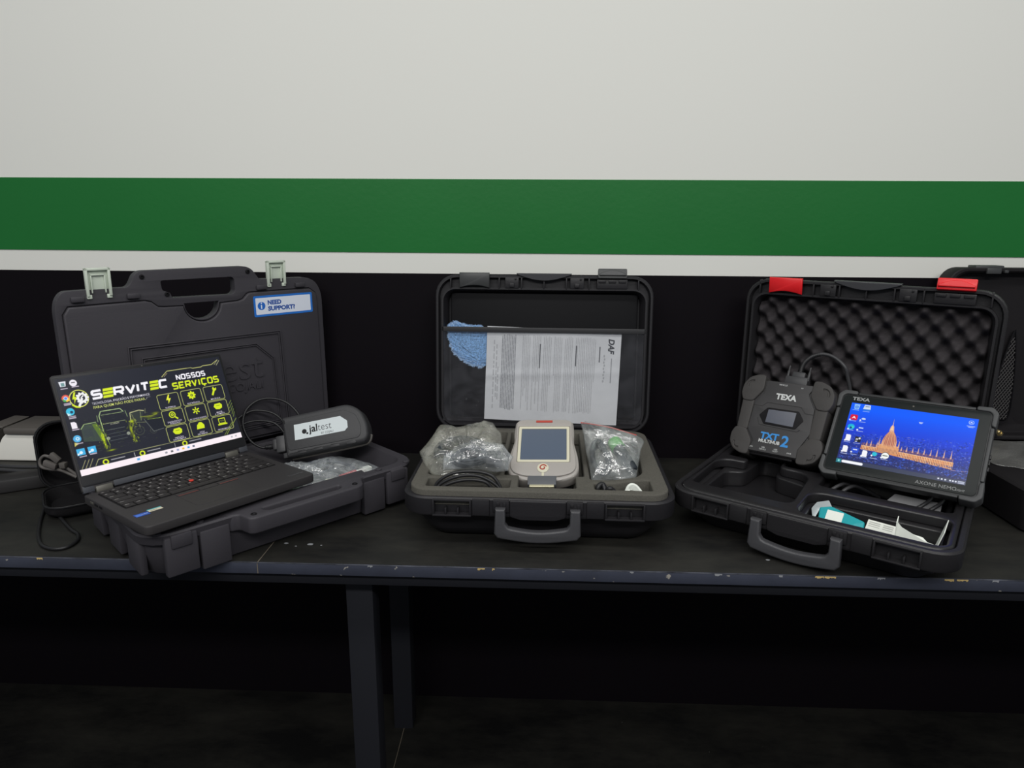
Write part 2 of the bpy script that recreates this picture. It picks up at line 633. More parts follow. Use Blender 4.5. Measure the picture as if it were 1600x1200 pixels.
# bench paint: rubbed black top, dusty in places, chipped along the front arris
def bench_mat(name, base, dust, chip=False, rough=0.5, amount=0.5):
    m = mat(name, base, rough, 0.3, bump=(30, 0.15))
    nt = m.node_tree
    b = nt.nodes['Principled BSDF']
    tc = nt.nodes.new('ShaderNodeTexCoord')
    n1 = nt.nodes.new('ShaderNodeTexNoise')
    n1.inputs['Scale'].default_value = 5.5
    n1.inputs['Detail'].default_value = 9
    n1.inputs['Roughness'].default_value = 0.7
    mp = nt.nodes.new('ShaderNodeMapping')
    mp.inputs['Scale'].default_value = (0.7, 1.5, 1)
    nt.links.new(tc.outputs['Object'], mp.inputs['Vector'])
    nt.links.new(mp.outputs['Vector'], n1.inputs['Vector'])
    r1 = nt.nodes.new('ShaderNodeValToRGB')
    r1.color_ramp.elements[0].position = 0.36
    r1.color_ramp.elements[1].position = 0.72
    r1.color_ramp.elements[0].color = (*base, 1)
    r1.color_ramp.elements[1].color = (*dust, 1)
    nt.links.new(n1.outputs['Fac'], r1.inputs['Fac'])
    # tiny pale specks of chipped paint
    n2 = nt.nodes.new('ShaderNodeTexNoise')
    n2.inputs['Scale'].default_value = 85 if not chip else 60
    n2.inputs['Detail'].default_value = 2
    nt.links.new(tc.outputs['Object'], n2.inputs['Vector'])
    r2 = nt.nodes.new('ShaderNodeValToRGB')
    r2.color_ramp.elements[0].position = 0.80 if not chip else 0.70
    r2.color_ramp.elements[1].position = 0.82 if not chip else 0.73
    r2.color_ramp.elements[0].color = (0, 0, 0, 1)
    r2.color_ramp.elements[1].color = (1, 1, 1, 1)
    nt.links.new(n2.outputs['Fac'], r2.inputs['Fac'])
    mix = nt.nodes.new('ShaderNodeMix')
    mix.data_type = 'RGBA'
    nt.links.new(r2.outputs['Color'], mix.inputs[0])
    nt.links.new(r1.outputs['Color'], mix.inputs[6])
    mix.inputs[7].default_value = (*S(150, 146, 138), 1)
    nt.links.new(mix.outputs[2], b.inputs['Base Color'])
    return m
M_BTOP = bench_mat('rubbed black bench paint', S(21, 21, 21), S(47, 46, 42))
M_BEDGE = bench_mat('dark blue bench edge paint', S(54, 57, 68), S(66, 70, 84), chip=True, rough=0.35)
M_CHIP = mat('bare board chip', S(190, 165, 110), 0.8, 0.1, var=(200, 0.2))
M_CHIPW = mat('pale scuff', S(140, 142, 146), 0.8, 0.1)

bench = thing('workbench', 'long black painted workbench with dark blue front edge against the striped wall', 'workbench', loc=(0, -0.28, FLOOR_Z))
def bpart(name, me, m, label=None):
    o = obj(name, me, m, bench, label=label)
    o.matrix_parent_inverse = bench.matrix_basis.inverted()
    return o
YF = -0.558
SEAM = -0.4595
for (a, b_) in ((-2.2, SEAM - 0.0007), (SEAM + 0.0007, 2.2)):
    bpart('top_board', slab(a, b_, YF + 0.004, 0.0, -0.02, 0.0, 0.0008), M_BTOP)
    bpart('front_edge', slab(a, b_, YF, YF + 0.0038, -0.0202, -0.0004, 0.0005), M_BEDGE, 'dark blue painted edge band with chips')
M_ARRIS = mat('pale arris', S(74, 76, 84), .6, .3, var=(26, .75))
bpart('pale_arris', slab(-2.2, 2.2, YF - .0002, YF + .0012, -.0009, .0002), M_ARRIS)  # thin paler grey strip along the top front edge, mottled by noise
bpart('apron', slab(-2.2, 2.2, YF + 0.012, YF + 0.03, -0.043, -0.0205, 0.0005), M_POST)
bpart('leg', slab(-0.328, -0.281, -0.508, -0.462, FLOOR_Z, -0.0205, 0.001), M_POST)
bpart('leg', slab(-0.341, -0.295, -0.123, -0.075, FLOOR_Z, -0.0205, 0.001), M_POST)
for x in (-1.75, 1.45):
    bpart('leg', slab(x, x + 0.047, -0.508, -0.462, FLOOR_Z, -0.0205, 0.001), M_POST)
for (a, b_) in ((-2.2, -0.3177), (-0.3163, 2.2)):
    bpart('shelf_board', slab(a, b_, -0.455, 0.0, -0.70, -0.68, 0.0008), M_BTOP)
M_SEAM = mat('pale board joint', S(112, 104, 92), .8, .1)
bpart('joint_filler', slab(SEAM - .0007, SEAM + .0007, YF + .0002, 0.0, -.02, -.0003), M_SEAM)
bpart('joint_filler', slab(-.3177, -.3163, -.455, 0.0, -.70, -.6803), M_SEAM)
random.seed(4)
def chip(x, wd, m=M_CHIP):
    pts = []
    for k in range(9):
        pts.append((x - wd / 2 + wd * k / 8, -0.0006))
    for k in range(9):
        pts.append((x + wd / 2 - wd * k / 8, -0.0022 - 0.0026 * random.random()))
    me = plate(pts, z0=-0.0004, z1=0.0004)
    me.transform(Matrix.Translation((0, YF, 0)) @ Matrix.Rotation(PI / 2, 4, 'X'))
    return bpart('paint_chip', me, m)
for x, wd in ((-0.086, 0.012), (-0.066, 0.004), (0.462, 0.014), (0.479, 0.018), (0.667, 0.015), (0.688, 0.018), (-0.83, 0.01)):
    chip(x, wd, M_CHIP)
for x, wd in ((-0.66, 0.010), (0.30, 0.012), (0.40, 0.006), (-0.27, 0.008), (0.16, 0.006), (0.56, 0.012), (0.74, 0.010)):
    chip(x, wd, M_CHIPW)
# pale flakes on the bench top beside the seam
for x, y, r in ((-0.436, -0.487, 0.0035), (-0.392, -0.489, 0.0045), (-0.415, -0.497, 0.0015), (-0.372, -0.492, 0.0015), (0.395, -0.508, 0.003), (-0.69, -0.50, 0.004)):
    me = plate([(x + r * (1 + .3 * random.random()) * math.cos(t), y + .7 * r * math.sin(t)) for t in [2 * PI * k / 9 for k in range(9)]], z0=0, z1=0.0005)
    bpart('paint_flake', me, M_CHIPW)

# ------------------------------------------------------------------ left: blow moulded service case
def lid_matrix(yb, H, al):
    return mx((0, yb, H), (PI / 2 - al, 0, 0))

def latch_hook_mesh(wd, ht, th):
    """folded-open toggle latch seen from its ribbed inner side; hinge at y=0, z front"""
    bm = bmesh.new()
    add_box(bm, (0, ht / 2, -th * .4), (wd, ht, th * .35), .0006)
    add_box(bm, (-wd / 2 + .0022, ht / 2, 0), (.0044, ht, th), .0008)
    add_box(bm, (wd / 2 - .0022, ht / 2, 0), (.0044, ht, th), .0008)
    add_box(bm, (0, ht - .002, 0), (wd, .004, th), .0008)
    add_box(bm, (-wd * .27, ht * .42, -th * .05), (.002, ht * .62, th * .6), .0004)
    add_box(bm, (wd * .27, ht * .42, -th * .05), (.002, ht * .62, th * .6), .0004)
    add_box(bm, (0, ht * .76, -th * .05), (wd * .56, .002, th * .6), .0004)
    add_box(bm, (-wd * .40, -.001, -th * .1), (wd * .2, .007, th * .7), .0008)
    add_box(bm, (wd * .40, -.001, -th * .1), (wd * .2, .007, th * .7), .0008)
    return from_bm(bm)

LW, LD, LH = 0.522, 0.347, 0.081
LM = mx((-0.537, -0.348, 0.0008), (0, 0, 0.818))
jc = thing('service_case', 'charcoal moulded case with pale latches, opened out under the laptop', 'case', LM)
K = 0.98
hw, hd = LW / 2, LD / 2
def base_loop(ins, r):
    return rrect(LW - 2 * ins, LD - 2 * ins, r, 0, 0, 6)
me = loft([(base_loop(.024, .05), 0.0), (base_loop(.019, .055), 0.004), (base_loop(.011, .055), 0.040), (base_loop(.0095, .055), 0.060), (base_loop(.004, .050), 0.063),
           (base_loop(.0015, .048), LH - .003), (base_loop(.004, .046), LH), (base_loop(.022, .034), LH), (base_loop(.024, .033), LH - .004),
           (base_loop(.036, .028), 0.018), (base_loop(.044, .022), 0.014)])
base = obj('base_shell', me, M_BLKL, jc)
# moulded grip plate with its slot, standing proud of the front wall
gp = rpoly([(-.150, -.135), (-.126, -.172), (-.113, -.174), (-.108, -.202), (-.098, -.207), (.098, -.207), (.110, -.200), (.124, -.172), (.138, -.170), (.150, -.135)], .008)
slot = rpoly([(-.074, -.1745), (.074, -.1745), (.074, -.184), (.066, -.192), (-.066, -.192), (-.074, -.184)], .004)
obj('grip', plate(gp, [slot], .052, LH + .0005, .0035), M_BLKL, jc)
for x in (-.095, .097):
    obj('grip_pin', lathe([(.005, 0), (.005, .0016), (.003, .002), (.003, .0004)], 14), M_DARK, jc, loc=(x, -.192, LH))
for x in (-.205, .205):
    bm = bmesh.new()
    add_box(bm, (x, -hd + .006, .042), (.050, .014, .066), .003)
    add_box(bm, (x, -hd + .000, LH - .014), (.032, .008, .022), .002)
    obj('latch_seat', from_bm(bm), M_BLKL, jc)
for x in (-.152, .152):
    bm = bmesh.new()
    add_box(bm, (x, -hd + .009, .036), (.048, .016, .066), .003)
    obj('wall_rib', from_bm(bm), M_BLKL, jc)
for y in (-.1, 0, .1):
    bm = bmesh.new()
    add_box(bm, (-hw + .011, y, .034), (.012, .06, .058), .003)
    obj('wall_rib', from_bm(bm), M_BLKL, jc)
for x in (-.235, -.17, .17, .235):
    obj('corner_stud', lathe([(.006, 0), (.006, .003), (.004, .004), (.002, .004)], 14), M_BLKL, jc, loc=(x, -hd + .013, LH - .0005))

# lid, inner face towards the room
lid = [(-.2588, .006), (-.2588, .315), (-.2540, .334), (-.243, .347), (-.165, .348), (-.137, .348), (-.130, .358), (-.124, .371), (-.113, .377), (.088, .377), (.101, .371), (.110, .358), (.116, .349), (.226, .347), (.246, .336), (.2555, .318), (.2588, .30), (.2588, .006)]
slot = rpoly([(-.080, .357), (.058, .357), (.063, .352), (.063, .327), (.056, .321), (-.062, .323), (-.064, .333), (-.078, .338)], .004)
moon = [(-.041 + .0, .3105)] + [(-.007 + .033 * math.cos(a), .306 - .029 * math.sin(a)) for a in [PI * (1 - k / 12) for k in range(13)]] + [(.027, .3105)]
ld = obj('lid', plate(rpoly(lid, .012), [slot, moon], -.026, -.0042, .004), M_BLKL, jc, lid_matrix(hd, LH, .006))
plat = [(-.247, .012), (-.247, .306), (-.238, .319), (-.112, .321), (-.101, .318), (-.090, .308), (-.080, .3065), (-.044, .3055)] + \
       [(-.007 + .036 * math.cos(a), .305 - .033 * math.sin(a)) for a in [PI * (1 - k / 14) for k in range(1, 14)]] + \
       [(.030, .3055), (.066, .307), (.076, .310), (.086, .320), (.092, .3225), (.228, .3225), (.2425, .312), (.2455, .296), (.247, .012)]
obj('inner_panel', plate(plat, (), -.0045, .0055, .0030), M_BLKL, ld)
# the rim stands round the panel with a real sealing groove between them
obj('rim', plate(rpoly(lid, .012), [slot, moon, offset_poly(plat, .0018)], -.0060, 0.0, .0006), M_BLKL, ld)
# raised rails round the logo field
def ring(pts, wd, z, h=.0016):
    c = Vector((sum(p[0] for p in pts) / len(pts), sum(p[1] for p in pts) / len(pts)))
    inner = []
    n = len(pts)
    for i in range(n):
        p0, p1, p2 = Vector(pts[i - 1]), Vector(pts[i]), Vector(pts[(i + 1) % n])
        d0, d1 = (p1 - p0).normalized(), (p2 - p1).normalized()
        n0, n1 = Vector((-d0.y, d0.x)), Vector((-d1.y, d1.x))
        b = (n0 + n1).normalized()
        k = wd / max(.3, b.dot(n0))
        q = p1 + b * k
        if (q - c).length > (p1 - c).length:
            q = p1 - b * k
        inner.append(tuple(q))
    return plate(pts, [inner], z, z + h, .0006)
f1 = [(-.153, .238), (.152, .238), (.158, .03), (-.158, .03)]
obj('raised_frame', ring(f1, .0024, .0055, .0030), M_BLKL, ld)
obj('raised_frame', ring(offset_poly(f1, -.0042), .0024, .0055, .0030), M_BLKL, ld)
f2 = [(-.131, .214), (.095, .216), (.133, .180), (.139, .035), (-.139, .035)]
obj('raised_frame', ring(f2, .0020, .0055, .0028), M_BLKL, ld)
obj('raised_frame', ring(offset_poly(f2, -.0036), .0020, .0055, .0028), M_BLKL, ld)
for t, x, y, s_, al in (('jaltest', .106, .166, .078, 'RIGHT'), ('BY COJALI', .104, .126, .025, 'RIGHT')):
    me = text_mesh(t, s_, .0016, -.0004 if s_ > .05 else .0, align=al)
    obj('embossed_lettering', me, M_BLKL, ld, loc=(x, y, .0062))
for x in (-.222, -.131, .118, .206):
    bm = bmesh.new()
    add_box(bm, (0, 0, .003), (.022, .010, .008), .002)
    obj('latch_stop', from_bm(bm), M_BLKL, ld, loc=(x, .332, 0))
for x in (-.112, .092):
    obj('grip_pin', lathe([(.0045, 0), (.0045, .002), (.0025, .0025), (.0025, .0006)], 14), M_DARK, ld, loc=(x, .366, -.0003))
obj('grip_pin', lathe([(.0045, 0), (.0045, .002), (.0025, .0025), (.0025, .0006)], 14), M_DARK, ld, loc=(-.0705, .3305, -.0003))
for x in (-.186, .153):
    obj('latch', latch_hook_mesh(.041, .050, .009), M_LATCHW, ld, loc=(x, .336, .001), rot=(math.radians(3), 0, 0), label='pale green grey latch folded open')
# sticker: blue border, white field
cv = Canvas(270, 88, 2.7, .88, (40, 112, 200))
cv.a += (np.random.RandomState(2).rand(88, 270, 1) - .5) * 20
cv.rect(.09, .09, 2.61, .79, (222, 228, 240), r=.03)
cv.circ(.34, .45, .17, (38, 104, 196))
cv.rect(.315, .33, .365, .50, (235, 240, 248)); cv.circ(.34, .57, .03, (235, 240, 248))
cv.text('NEED', .62, .49, .17, (40, 80, 160), bold=.05, width=.62)
cv.text('SUPPORT?', .62, .23, .17, (40, 80, 160), bold=.05, width=1.24)
gx, gy = cv.X, cv.Y
rr_ = .06
dx_ = np.maximum(np.abs(gx - 1.35) - (1.35 - rr_), 0); dy_ = np.maximum(np.abs(gy - .44) - (.44 - rr_), 0)
o = obj('support_sticker', cv.mesh(.135, .044, (dx_ ** 2 + dy_ ** 2) < rr_ ** 2), M_PRINT, ld, loc=(.164, .2925, .0062), label='blue and white support sticker')

# ------------------------------------------------------------------ laptop
lm = mx((-.6635, -.414, .1023), (-.014, .02, .959))
lt = thing('laptop', 'open black convertible laptop with a yellow and black desktop, resting on the charcoal case', 'laptop', lm)
W_, D_, H_ = .306, .2127, .2078
obj('base', plate(rpoly([(-W_ / 2, 0), (W_ / 2, 0), (W_ / 2, -D_), (-W_ / 2, -D_)], [.004, .004, .012, .012]), (), -.0155, 0, .0022), M_LAPTOP, lt)
kb = obj('keyboard', plate(rect_lim(-.1375, .1375, -.1145, -.0125, .003), (), -.0006, .0003, .0002), M_KEYBED, lt)
M_KLEG = mat('dim key legend', S(165, 162, 160), .5, .3)
key_cache = {}
def key_mesh(wk, hk, lg):
    k_ = (round(wk, 4), round(hk, 4), lg)
    if k_ not in key_cache:
        bm = bmesh.new()
        add_box(bm, (0, 0, .0010), (wk, hk, .0020), .0006)
        me = from_bm(bm)
        me.materials.append(M_KEY)
        me.materials.append(M_KLEG)
        if lg:
            bm = bmesh.new(); bm.from_mesh(me)
            sx_, sy_ = lg
            v = [bm.verts.new((-wk / 2 + .003 + a * sx_, hk / 2 - .0035 - b * sy_, .00205)) for a, b in ((0, 1), (1, 1), (1, 0), (0, 0))]
            f = bm.faces.new(v); f.material_index = 1
            bm.to_mesh(me); bm.free()
        key_cache[k_] = me
    return key_cache[k_]
rows = [(-.0125, .011, [1] * 16, 0), (-.0250, .0175, [1] * 13 + [2.0], 1), (-.0432, .0175, [1.5] + [1] * 12 + [1.5], 1), (-.0614, .0175, [1.8] + [1] * 11 + [2.2], 1), (-.0796, .0175, [2.3] + [1] * 10 + [2.7], 1), (-.0978, .0165, [1, 1.1, 1, 1.1, 5.4, 1.1, 1, 1.1, .9, .9, .9], 2)]
for (ytop, hk, ws, lg) in rows:
    tot = sum(ws)
    x = -.1365
    for i, wv in enumerate(ws):
        wd = wv * .273 / tot
        legend = (.0035, .0022) if lg == 1 and wv < 1.2 else ((.006, .0012) if lg != 0 and wv < 3 else ((.004, .0012) if lg == 0 else None))
        if lg == 2 and wv > 3:
            legend = None
        o = bpy.data.objects.new('key', key_mesh(wd - .0022, hk - .002, legend))
        COL.objects.link(o)
        o.parent = kb
        o.location = (x + wd / 2, ytop - hk / 2, .0003)
        x += wd
obj('pointing_stick', lathe([(.0032, 0), (.0026, .0015), (.0040, .003), (.0038, .0042), (.0015, .0046)], 14), M_TPRED, lt, loc=(-.011, -.0815, .0006), label='red pointing stick')
tp = obj('touchpad', plate(rect_lim(-.060, .050, -.193, -.131, .003), (), -.0005, .0004, .0003), M_LAPTOP, lt)
for (a, b_) in ((-.060, -.023), (-.021, .012), (.014, .050)):
    o = obj('touchpad_button', plate(rect_lim(a, b_, -.1305, -.117, .002), (), -.0005, .0012, .0006), M_LAPTOP, lt)
    if a != -.021:
        obj('button_stripe', plate(rect_lim(a + .001, b_ - .001, -.1300, -.1283, .0004), (), .0012, .0014), M_LINE, o)
cv = Canvas(48, 24, 2, 1, (52, 86, 170)); cv.rect(.15, .15, .9, .8, (80, 120, 205), r=.1); cv.text('intel', .95, .4, .3, (205, 215, 240), width=.85)
obj('chip_sticker', cv.mesh(.022, .0125), M_PRINT, lt, loc=(-.1325, -.1585, .0003), rot=(0, 0, .0), label='small blue chip sticker')
cv = Canvas(48, 24, 2, 1, (206, 200, 178)); cv.rect(0, .72, 2, 1, (60, 160, 168)); cv.rect(.2, .25, 1.2, .4, (120, 120, 100))
obj('chip_sticker', cv.mesh(.022, .0115), M_PRINT, lt, loc=(-.1095, -.152, .0003), rot=(0, 0, .0), label='small cream and teal sticker')
M_FAINT = mat('faint silver mark', S(84, 84, 86), .4, .4)
obj('maker_mark', text_mesh('ThinkPad', .0085, .0001), M_FAINT, lt, loc=(.128, -.188, .0003), rot=(0, 0, 0))
for k in range(3):
    bm = bmesh.new(); add_box(bm, (-W_ / 2 - .0002, -.03 - .016 * k, -.006), (.0012, .011, .0038), .0004)
    obj('side_port', from_bm(bm), M_HINGE if k == 0 else M_DARK, lt)
th = .381
ll = obj('lid', plate(rpoly([(-W_ / 2, .004), (W_ / 2, .004), (W_ / 2, H_), (-W_ / 2, H_)], [.003, .003, .006, .006]), (), -.0075, -.0006, .0015), M_LAPTOP, lt, mx((0, 0, 0), (PI / 2 - th, 0, 0)))
obj('bezel', plate(rect_lim(-W_ / 2 + .002, W_ / 2 - .002, .012, H_ - .002, .004), (), -.001, .0002, .0003), M_BEZEL, ll)
obj('chin_strip', boxes([((0, .008, -.0035), (.206, .012, .007), .0012)]), M_CHIN, ll)
for x in (-.119, .117):
    obj('hinge', boxes([((x, .004, -.0035), (.027, .011, .010), .002)]), M_HINGE, ll)
for x in (-.143, .143):
    obj('chin_strip', boxes([((x, .008, -.0035), (.018, .012, .007), .0012)]), M_CHIN, ll)
obj('webcam', lathe([(.0012, 0), (.0012, .0006), (.0004, .0008)], 10), M_HINGE, ll, loc=(-.003, .2035, .0001))

# the desktop shown on its screen
NX, NY = 400, 229
cv = Canvas(NX, NY, 1.0, .572, (27, 29, 40))
def V(v): return v * .572
Y1, Y2, YD = (214, 232, 36), (236, 240, 60), (96, 112, 16)
cv.a += (np.exp(-((cv.X - .35) / .35) ** 2) * 8)[..., None]
rs = np.random.RandomState(5)
# lorry, van and tractor in the dark, rim-lit green
cv.poly([(.060, V(.33)), (.064, V(.47)), (.085, V(.50)), (.150, V(.50)), (.170, V(.42)), (.175, V(.30))], (74, 92, 76), .6)
cv.poly([(.070, V(.37)), (.074, V(.45)), (.118, V(.45)), (.118, V(.36))], (54, 62, 66), .8)
cv.poly([(.125, V(.49)), (.150, V(.495)), (.172, V(.36)), (.168, V(.28)), (.150, V(.33))], (120, 156, 30), .55)
cv.line([(.062, V(.46)), (.085, V(.505)), (.150, V(.505))], .004, (170, 196, 130))
cv.poly([(.172, V(.25)), (.178, V(.40)), (.172, V(.56)), (.186, V(.60)), (.298, V(.595)), (.312, V(.56)), (.318, V(.40)), (.322, V(.26))], (30, 33, 44), .95)
cv.line([(.176, V(.40)), (.174, V(.56)), (.188, V(.605)), (.297, V(.60)), (.311, V(.56))], .0045, (176, 200, 140))
cv.line([(.184, V(.565)), (.304, V(.56))], .003, (150, 170, 120))
cv.line([(.182, V(.47)), (.308, V(.47))], .0025, (150, 160, 120))
cv.text('SCANIA', .222, V(.448), .009, (225, 225, 190), width=.05)
for v_ in (.40, .355, .32, .285):
    cv.line([(.196, V(v_)), (.296, V(v_))], .0022, (110, 118, 116), .8)
cv.line([(.176, V(.40)), (.190, V(.24))], .003, (150, 180, 80), .8)
cv.line([(.160, V(.50)), (.163, V(.57))], .004, (120, 140, 100)); cv.line([(.326, V(.50)), (.322, V(.57))], .004, (120, 140, 100))
for (x, y) in ((.190, .315), (.306, .325)):
    cv.circ(x, V(y), .010, (196, 204, 180), .7)
cv.poly([(.345, V(.45)), (.350, V(.54)), (.425, V(.53)), (.405, V(.44)), (.385, V(.42))], (52, 60, 56), .8)
cv.line([(.338, V(.44)), (.345, V(.535)), (.400, V(.545)), (.428, V(.53))], .005, (190, 190, 140))
cv.line([(.395, V(.47)), (.465, V(.46)), (.500, V(.47))], .006, (150, 160, 50), .7)
for (x, y, r_) in ((.372, .33, .030), (.452, .30, .020)):
    cv.circ(x, V(y), r_, (70, 76, 66), .8, inner=.86); cv.circ(x, V(y), r_ * .5, (64, 70, 60), .7, inner=.7)
for a_, b_ in (((.352, .52), (.362, .42)), ((.405, .53), (.398, .43)), ((.362, .42), (.44, .40)), ((.43, .50), (.438, .55)), ((.38, .40), (.38, .36))):
    cv.line([(a_[0], V(a_[1])), (b_[0], V(b_[1]))], .003, (150, 156, 104), .8)
for k in range(140):
    x = [.165, .33, .175, .345][k % 4] + rs.randn() * .010; y = V(.22 + .26 * rs.rand())
    cv.line([(x, y), (x + .002 * rs.randn(), y - .012 * rs.rand())], .0022, [(190, 214, 20), (110, 140, 20), (222, 236, 70)][k % 3], .75)
cv.poly([(.418, V(.44)), (.430, V(.44)), (.520, V(.42)), (.520, V(.30)), (.448, V(.29))], (26, 30, 40), .9)
cv.line([(.415, V(.44)), (.452, V(.29)), (.515, V(.30))], .0025, (120, 126, 120)); cv.line([(.435, V(.43)), (.520, V(.42))], .0025, (150, 180, 60))
for (x, y, rx, ry, a) in ((.163, .33, .008, .040, .75), (.166, .27, .006, .05, .6), (.326, .36, .007, .050, .75), (.330, .27, .005, .04, .6), (.345, .44, .010, .02, .8), (.19, .19, .02, .008, .7), (.452, .45, .03, .010, .35), (.49, .48, .02, .012, .5)):
    cv.glow(x, V(y), rx, V(ry), (204, 226, 16), a)
for k in range(120):
    x, y = .06 + .45 * rs.rand(), V(.2 + .38 * rs.rand() ** 1.3)
    cv.line([(x, y), (x + .006 + .014 * rs.rand(), y + .002 * (rs.rand() - .5))], .0014, [(70, 80, 70), (120, 140, 40), (90, 96, 100)][k % 3], .5)
# name and strap lines
cv.circ(.098, V(.775), .052, (226, 232, 110), inner=.90)
cv.circ(.115, V(.775), .029, (240, 240, 240), inner=.52)
for k in range(10):
    a = 2 * PI * k / 10
    cv.circ(.115 + .030 * math.cos(a), V(.775) + .030 * math.sin(a), .0058, (240, 240, 240))
cv.line([(.088, V(.69)), (.114, V(.775))], .013, (240, 240, 240)); cv.circ(.118, V(.79), .010, (34, 37, 50)); cv.line([(.108, V(.775)), (.124, V(.80))], .007, (240, 240, 240))
cv.poly([(.078, V(.845)), (.062, V(.775)), (.073, V(.775)), (.066, V(.72)), (.088, V(.795)), (.077, V(.795)), (.088, V(.845))], Y1)
cv.polys([[(.056, V(.73)), (.075, V(.70)), (.092, V(.69)), (.094, V(.675)), (.070, V(.685)), (.052, V(.715))]], Y1)
sh_ = .22
xx = .160
for ch, wd in (('S', .066), ('E', .062), ('R', .066), ('V', .066), ('I', .020), ('T', .060), ('E', .058), ('C', .060)):
    if ch == 'E':
        xx -= .006
        for k in range(3):
            y0 = V(.735) + k * V(.036)
            cv.poly([(xx + .003 + k * .003, y0), (xx + wd - .002 + k * .003, y0), (xx + wd + .002 + k * .003, y0 + V(.028)), (xx + .007 + k * .003, y0 + V(.028))], Y1)
    else:
        cv.block(ch, xx, V(.735), wd - .003, V(.102), .0145, (246, 244, 250), .10)
    xx += wd + .0015
cv.text('TECNOLOGIA, PRECISÃO E PERFORMANCE', .156, V(.685), V(.024), (225, 222, 232), bold=.01, width=.333)
cv.text('PARA QUEM NÃO PODE PARAR.', .158, V(.643), V(.026), (214, 222, 120), bold=.01, width=.30)
cv.line([(.462, V(.645)), (.468, V(.668)), (.49, V(.668))], .002, (190, 190, 190))
for k_, ch in enumerate('NOSSOS'):
    cv.block(ch, .676 + .0335 * k_, V(.797), .0300, V(.064), .0080, (246, 244, 250), .04)
xq = .638
for ch in 'SERVIÇOS':
    wq = .020 if ch == 'I' else .0385
    cv.block(ch, xq, V(.697), wq, V(.080), .0096, Y1, .04)
    xq += wq + .0038
cv.line([(.590, V(.86)), (.632, V(.918)), (.79, V(.917)), (.80, V(.908)), (.86, V(.908)), (.87, V(.918)), (.935, V(.918)), (.985, V(.965))], .004, (200, 200, 120))
cv.line([(.605, V(.86)), (.63, V(.895))], .003, (170, 150, 110)); cv.line([(.965, V(.90)), (.995, V(.955))], .004, (170, 170, 130)); cv.line([(.952, V(.91)), (.985, V(.965))], .003, (170, 170, 130))
# nine service tiles
GY = (204, 210, 120)
for r_ in range(3):
    for c_ in range(3):
        x0 = .524 + .152 * c_; x1 = x0 + .137; y1 = V(.669 - .183 * r_); y0 = y1 - V(.190) + V(.014)
        cv.frame(x0, y0, x1, y1, .013, .0035, GY, .9)
        cx_, cy_ = (x0 + x1) / 2, y0 + (y1 - y0) * .62
        n_ = r_ * 3 + c_
        if n_ == 0:
            cv.poly([(cx_ + .004, cy_ + .030), (cx_ - .016, cy_ - .004), (cx_ - .002, cy_ - .004), (cx_ - .008, cy_ - .030), (cx_ + .017, cy_ + .006), (cx_ + .003, cy_ + .006), (cx_ + .012, cy_ + .030)], Y2)
        elif n_ in (1,):
            cv.circ(cx_, cy_, .021, Y1, inner=.35)
            for k in range(8):
                cv.circ(cx_ + .022 * math.cos(k * PI / 4), cy_ + .022 * math.sin(k * PI / 4), .0055, Y1)
            cv.circ(cx_, cy_, .008, (40, 44, 40)); cv.circ(cx_, cy_, .004, Y1)
        elif n_ == 2:
            cv.line([(cx_ - .014, cy_ - .026), (cx_ + .006, cy_ + .010)], .013, Y1); cv.circ(cx_ + .009, cy_ + .016, .014, Y1); cv.circ(cx_ + .013, cy_ + .025, .007, (34, 37, 50))
        elif n_ == 3:
            cv.circ(cx_ - .004, cy_ + .004, .021, Y1, inner=.7); cv.circ(cx_ - .004, cy_ + .004, .009, Y1, inner=.4); cv.line([(cx_ + .010, cy_ - .012), (cx_ + .026, cy_ - .028)], .009, Y1)
        elif n_ == 4:
            for k in range(6):
                cv.line([(cx_, cy_), (cx_ + .024 * math.cos(k * PI / 3 + .52), cy_ + .024 * math.sin(k * PI / 3 + .52))], .008, Y1)
            cv.circ(cx_, cy_, .005, (40, 44, 40))
        elif n_ in (5, 6):
            cv.poly([(cx_ - .030, cy_), (cx_ - .020, cy_ + .018), (cx_ + .018, cy_ + .020), (cx_ + .030, cy_ + .006), (cx_ + .026, cy_ - .014), (cx_ + .006, cy_ - .022), (cx_ - .018, cy_ - .018)], Y1)
            cv.line([(cx_ - .012, cy_ + .004), (cx_ + .014, cy_ + .004)], .003, YD)
        elif n_ == 7:
            cv.poly([(cx_ - .028, cy_ - .018), (cx_ - .022, cy_ + .008), (cx_ - .004, cy_ + .026), (cx_ + .012, cy_ + .024), (cx_ + .026, cy_ + .004), (cx_ + .024, cy_ - .018)], Y1)
        else:
            cv.frame(cx_ - .026, cy_ - .014, cx_ + .022, cy_ + .022, .002, .005, Y1); cv.rect(cx_ - .034, cy_ - .024, cx_ + .030, cy_ - .014, Y1); cv.text('</>', cx_ - .013, cy_ - .002, .012, Y1, width=.024)
        cap = [('ELÉTRICA',), ('ELETRÔNICA',), ('MECÂNICA',), ('DIAGNÓSTICO', 'AVANÇADO'), ('AR CONDICIONADO',), ('MOTOR', 'E CÂMBIO'), ('INJEÇÃO', 'ELETRÔNICA'), ('REDE', 'DE FREIO'), ('PROGRAMAÇÃO',)][n_]
        for q_, t_ in enumerate(cap):
            cv.text(t_, cx_, y0 + .007 + .011 * (len(cap) - 1 - q_), .0085, (232, 222, 240), bold=.02, align='CENTER', width=min(.115, .0082 * len(t_)))
for k in range(5):
    cv.line([(.965 + .004 * k, V(.40 - .035 * k)), (.998, V(.46 - .035 * k))], .004, (150, 176, 50), .7)
cv.line([(.90, V(.07)), (.998, V(.24))], .003, (160, 180, 60)); cv.line([(.885, V(.07)), (.96, V(.20))], .003, (140, 160, 60))
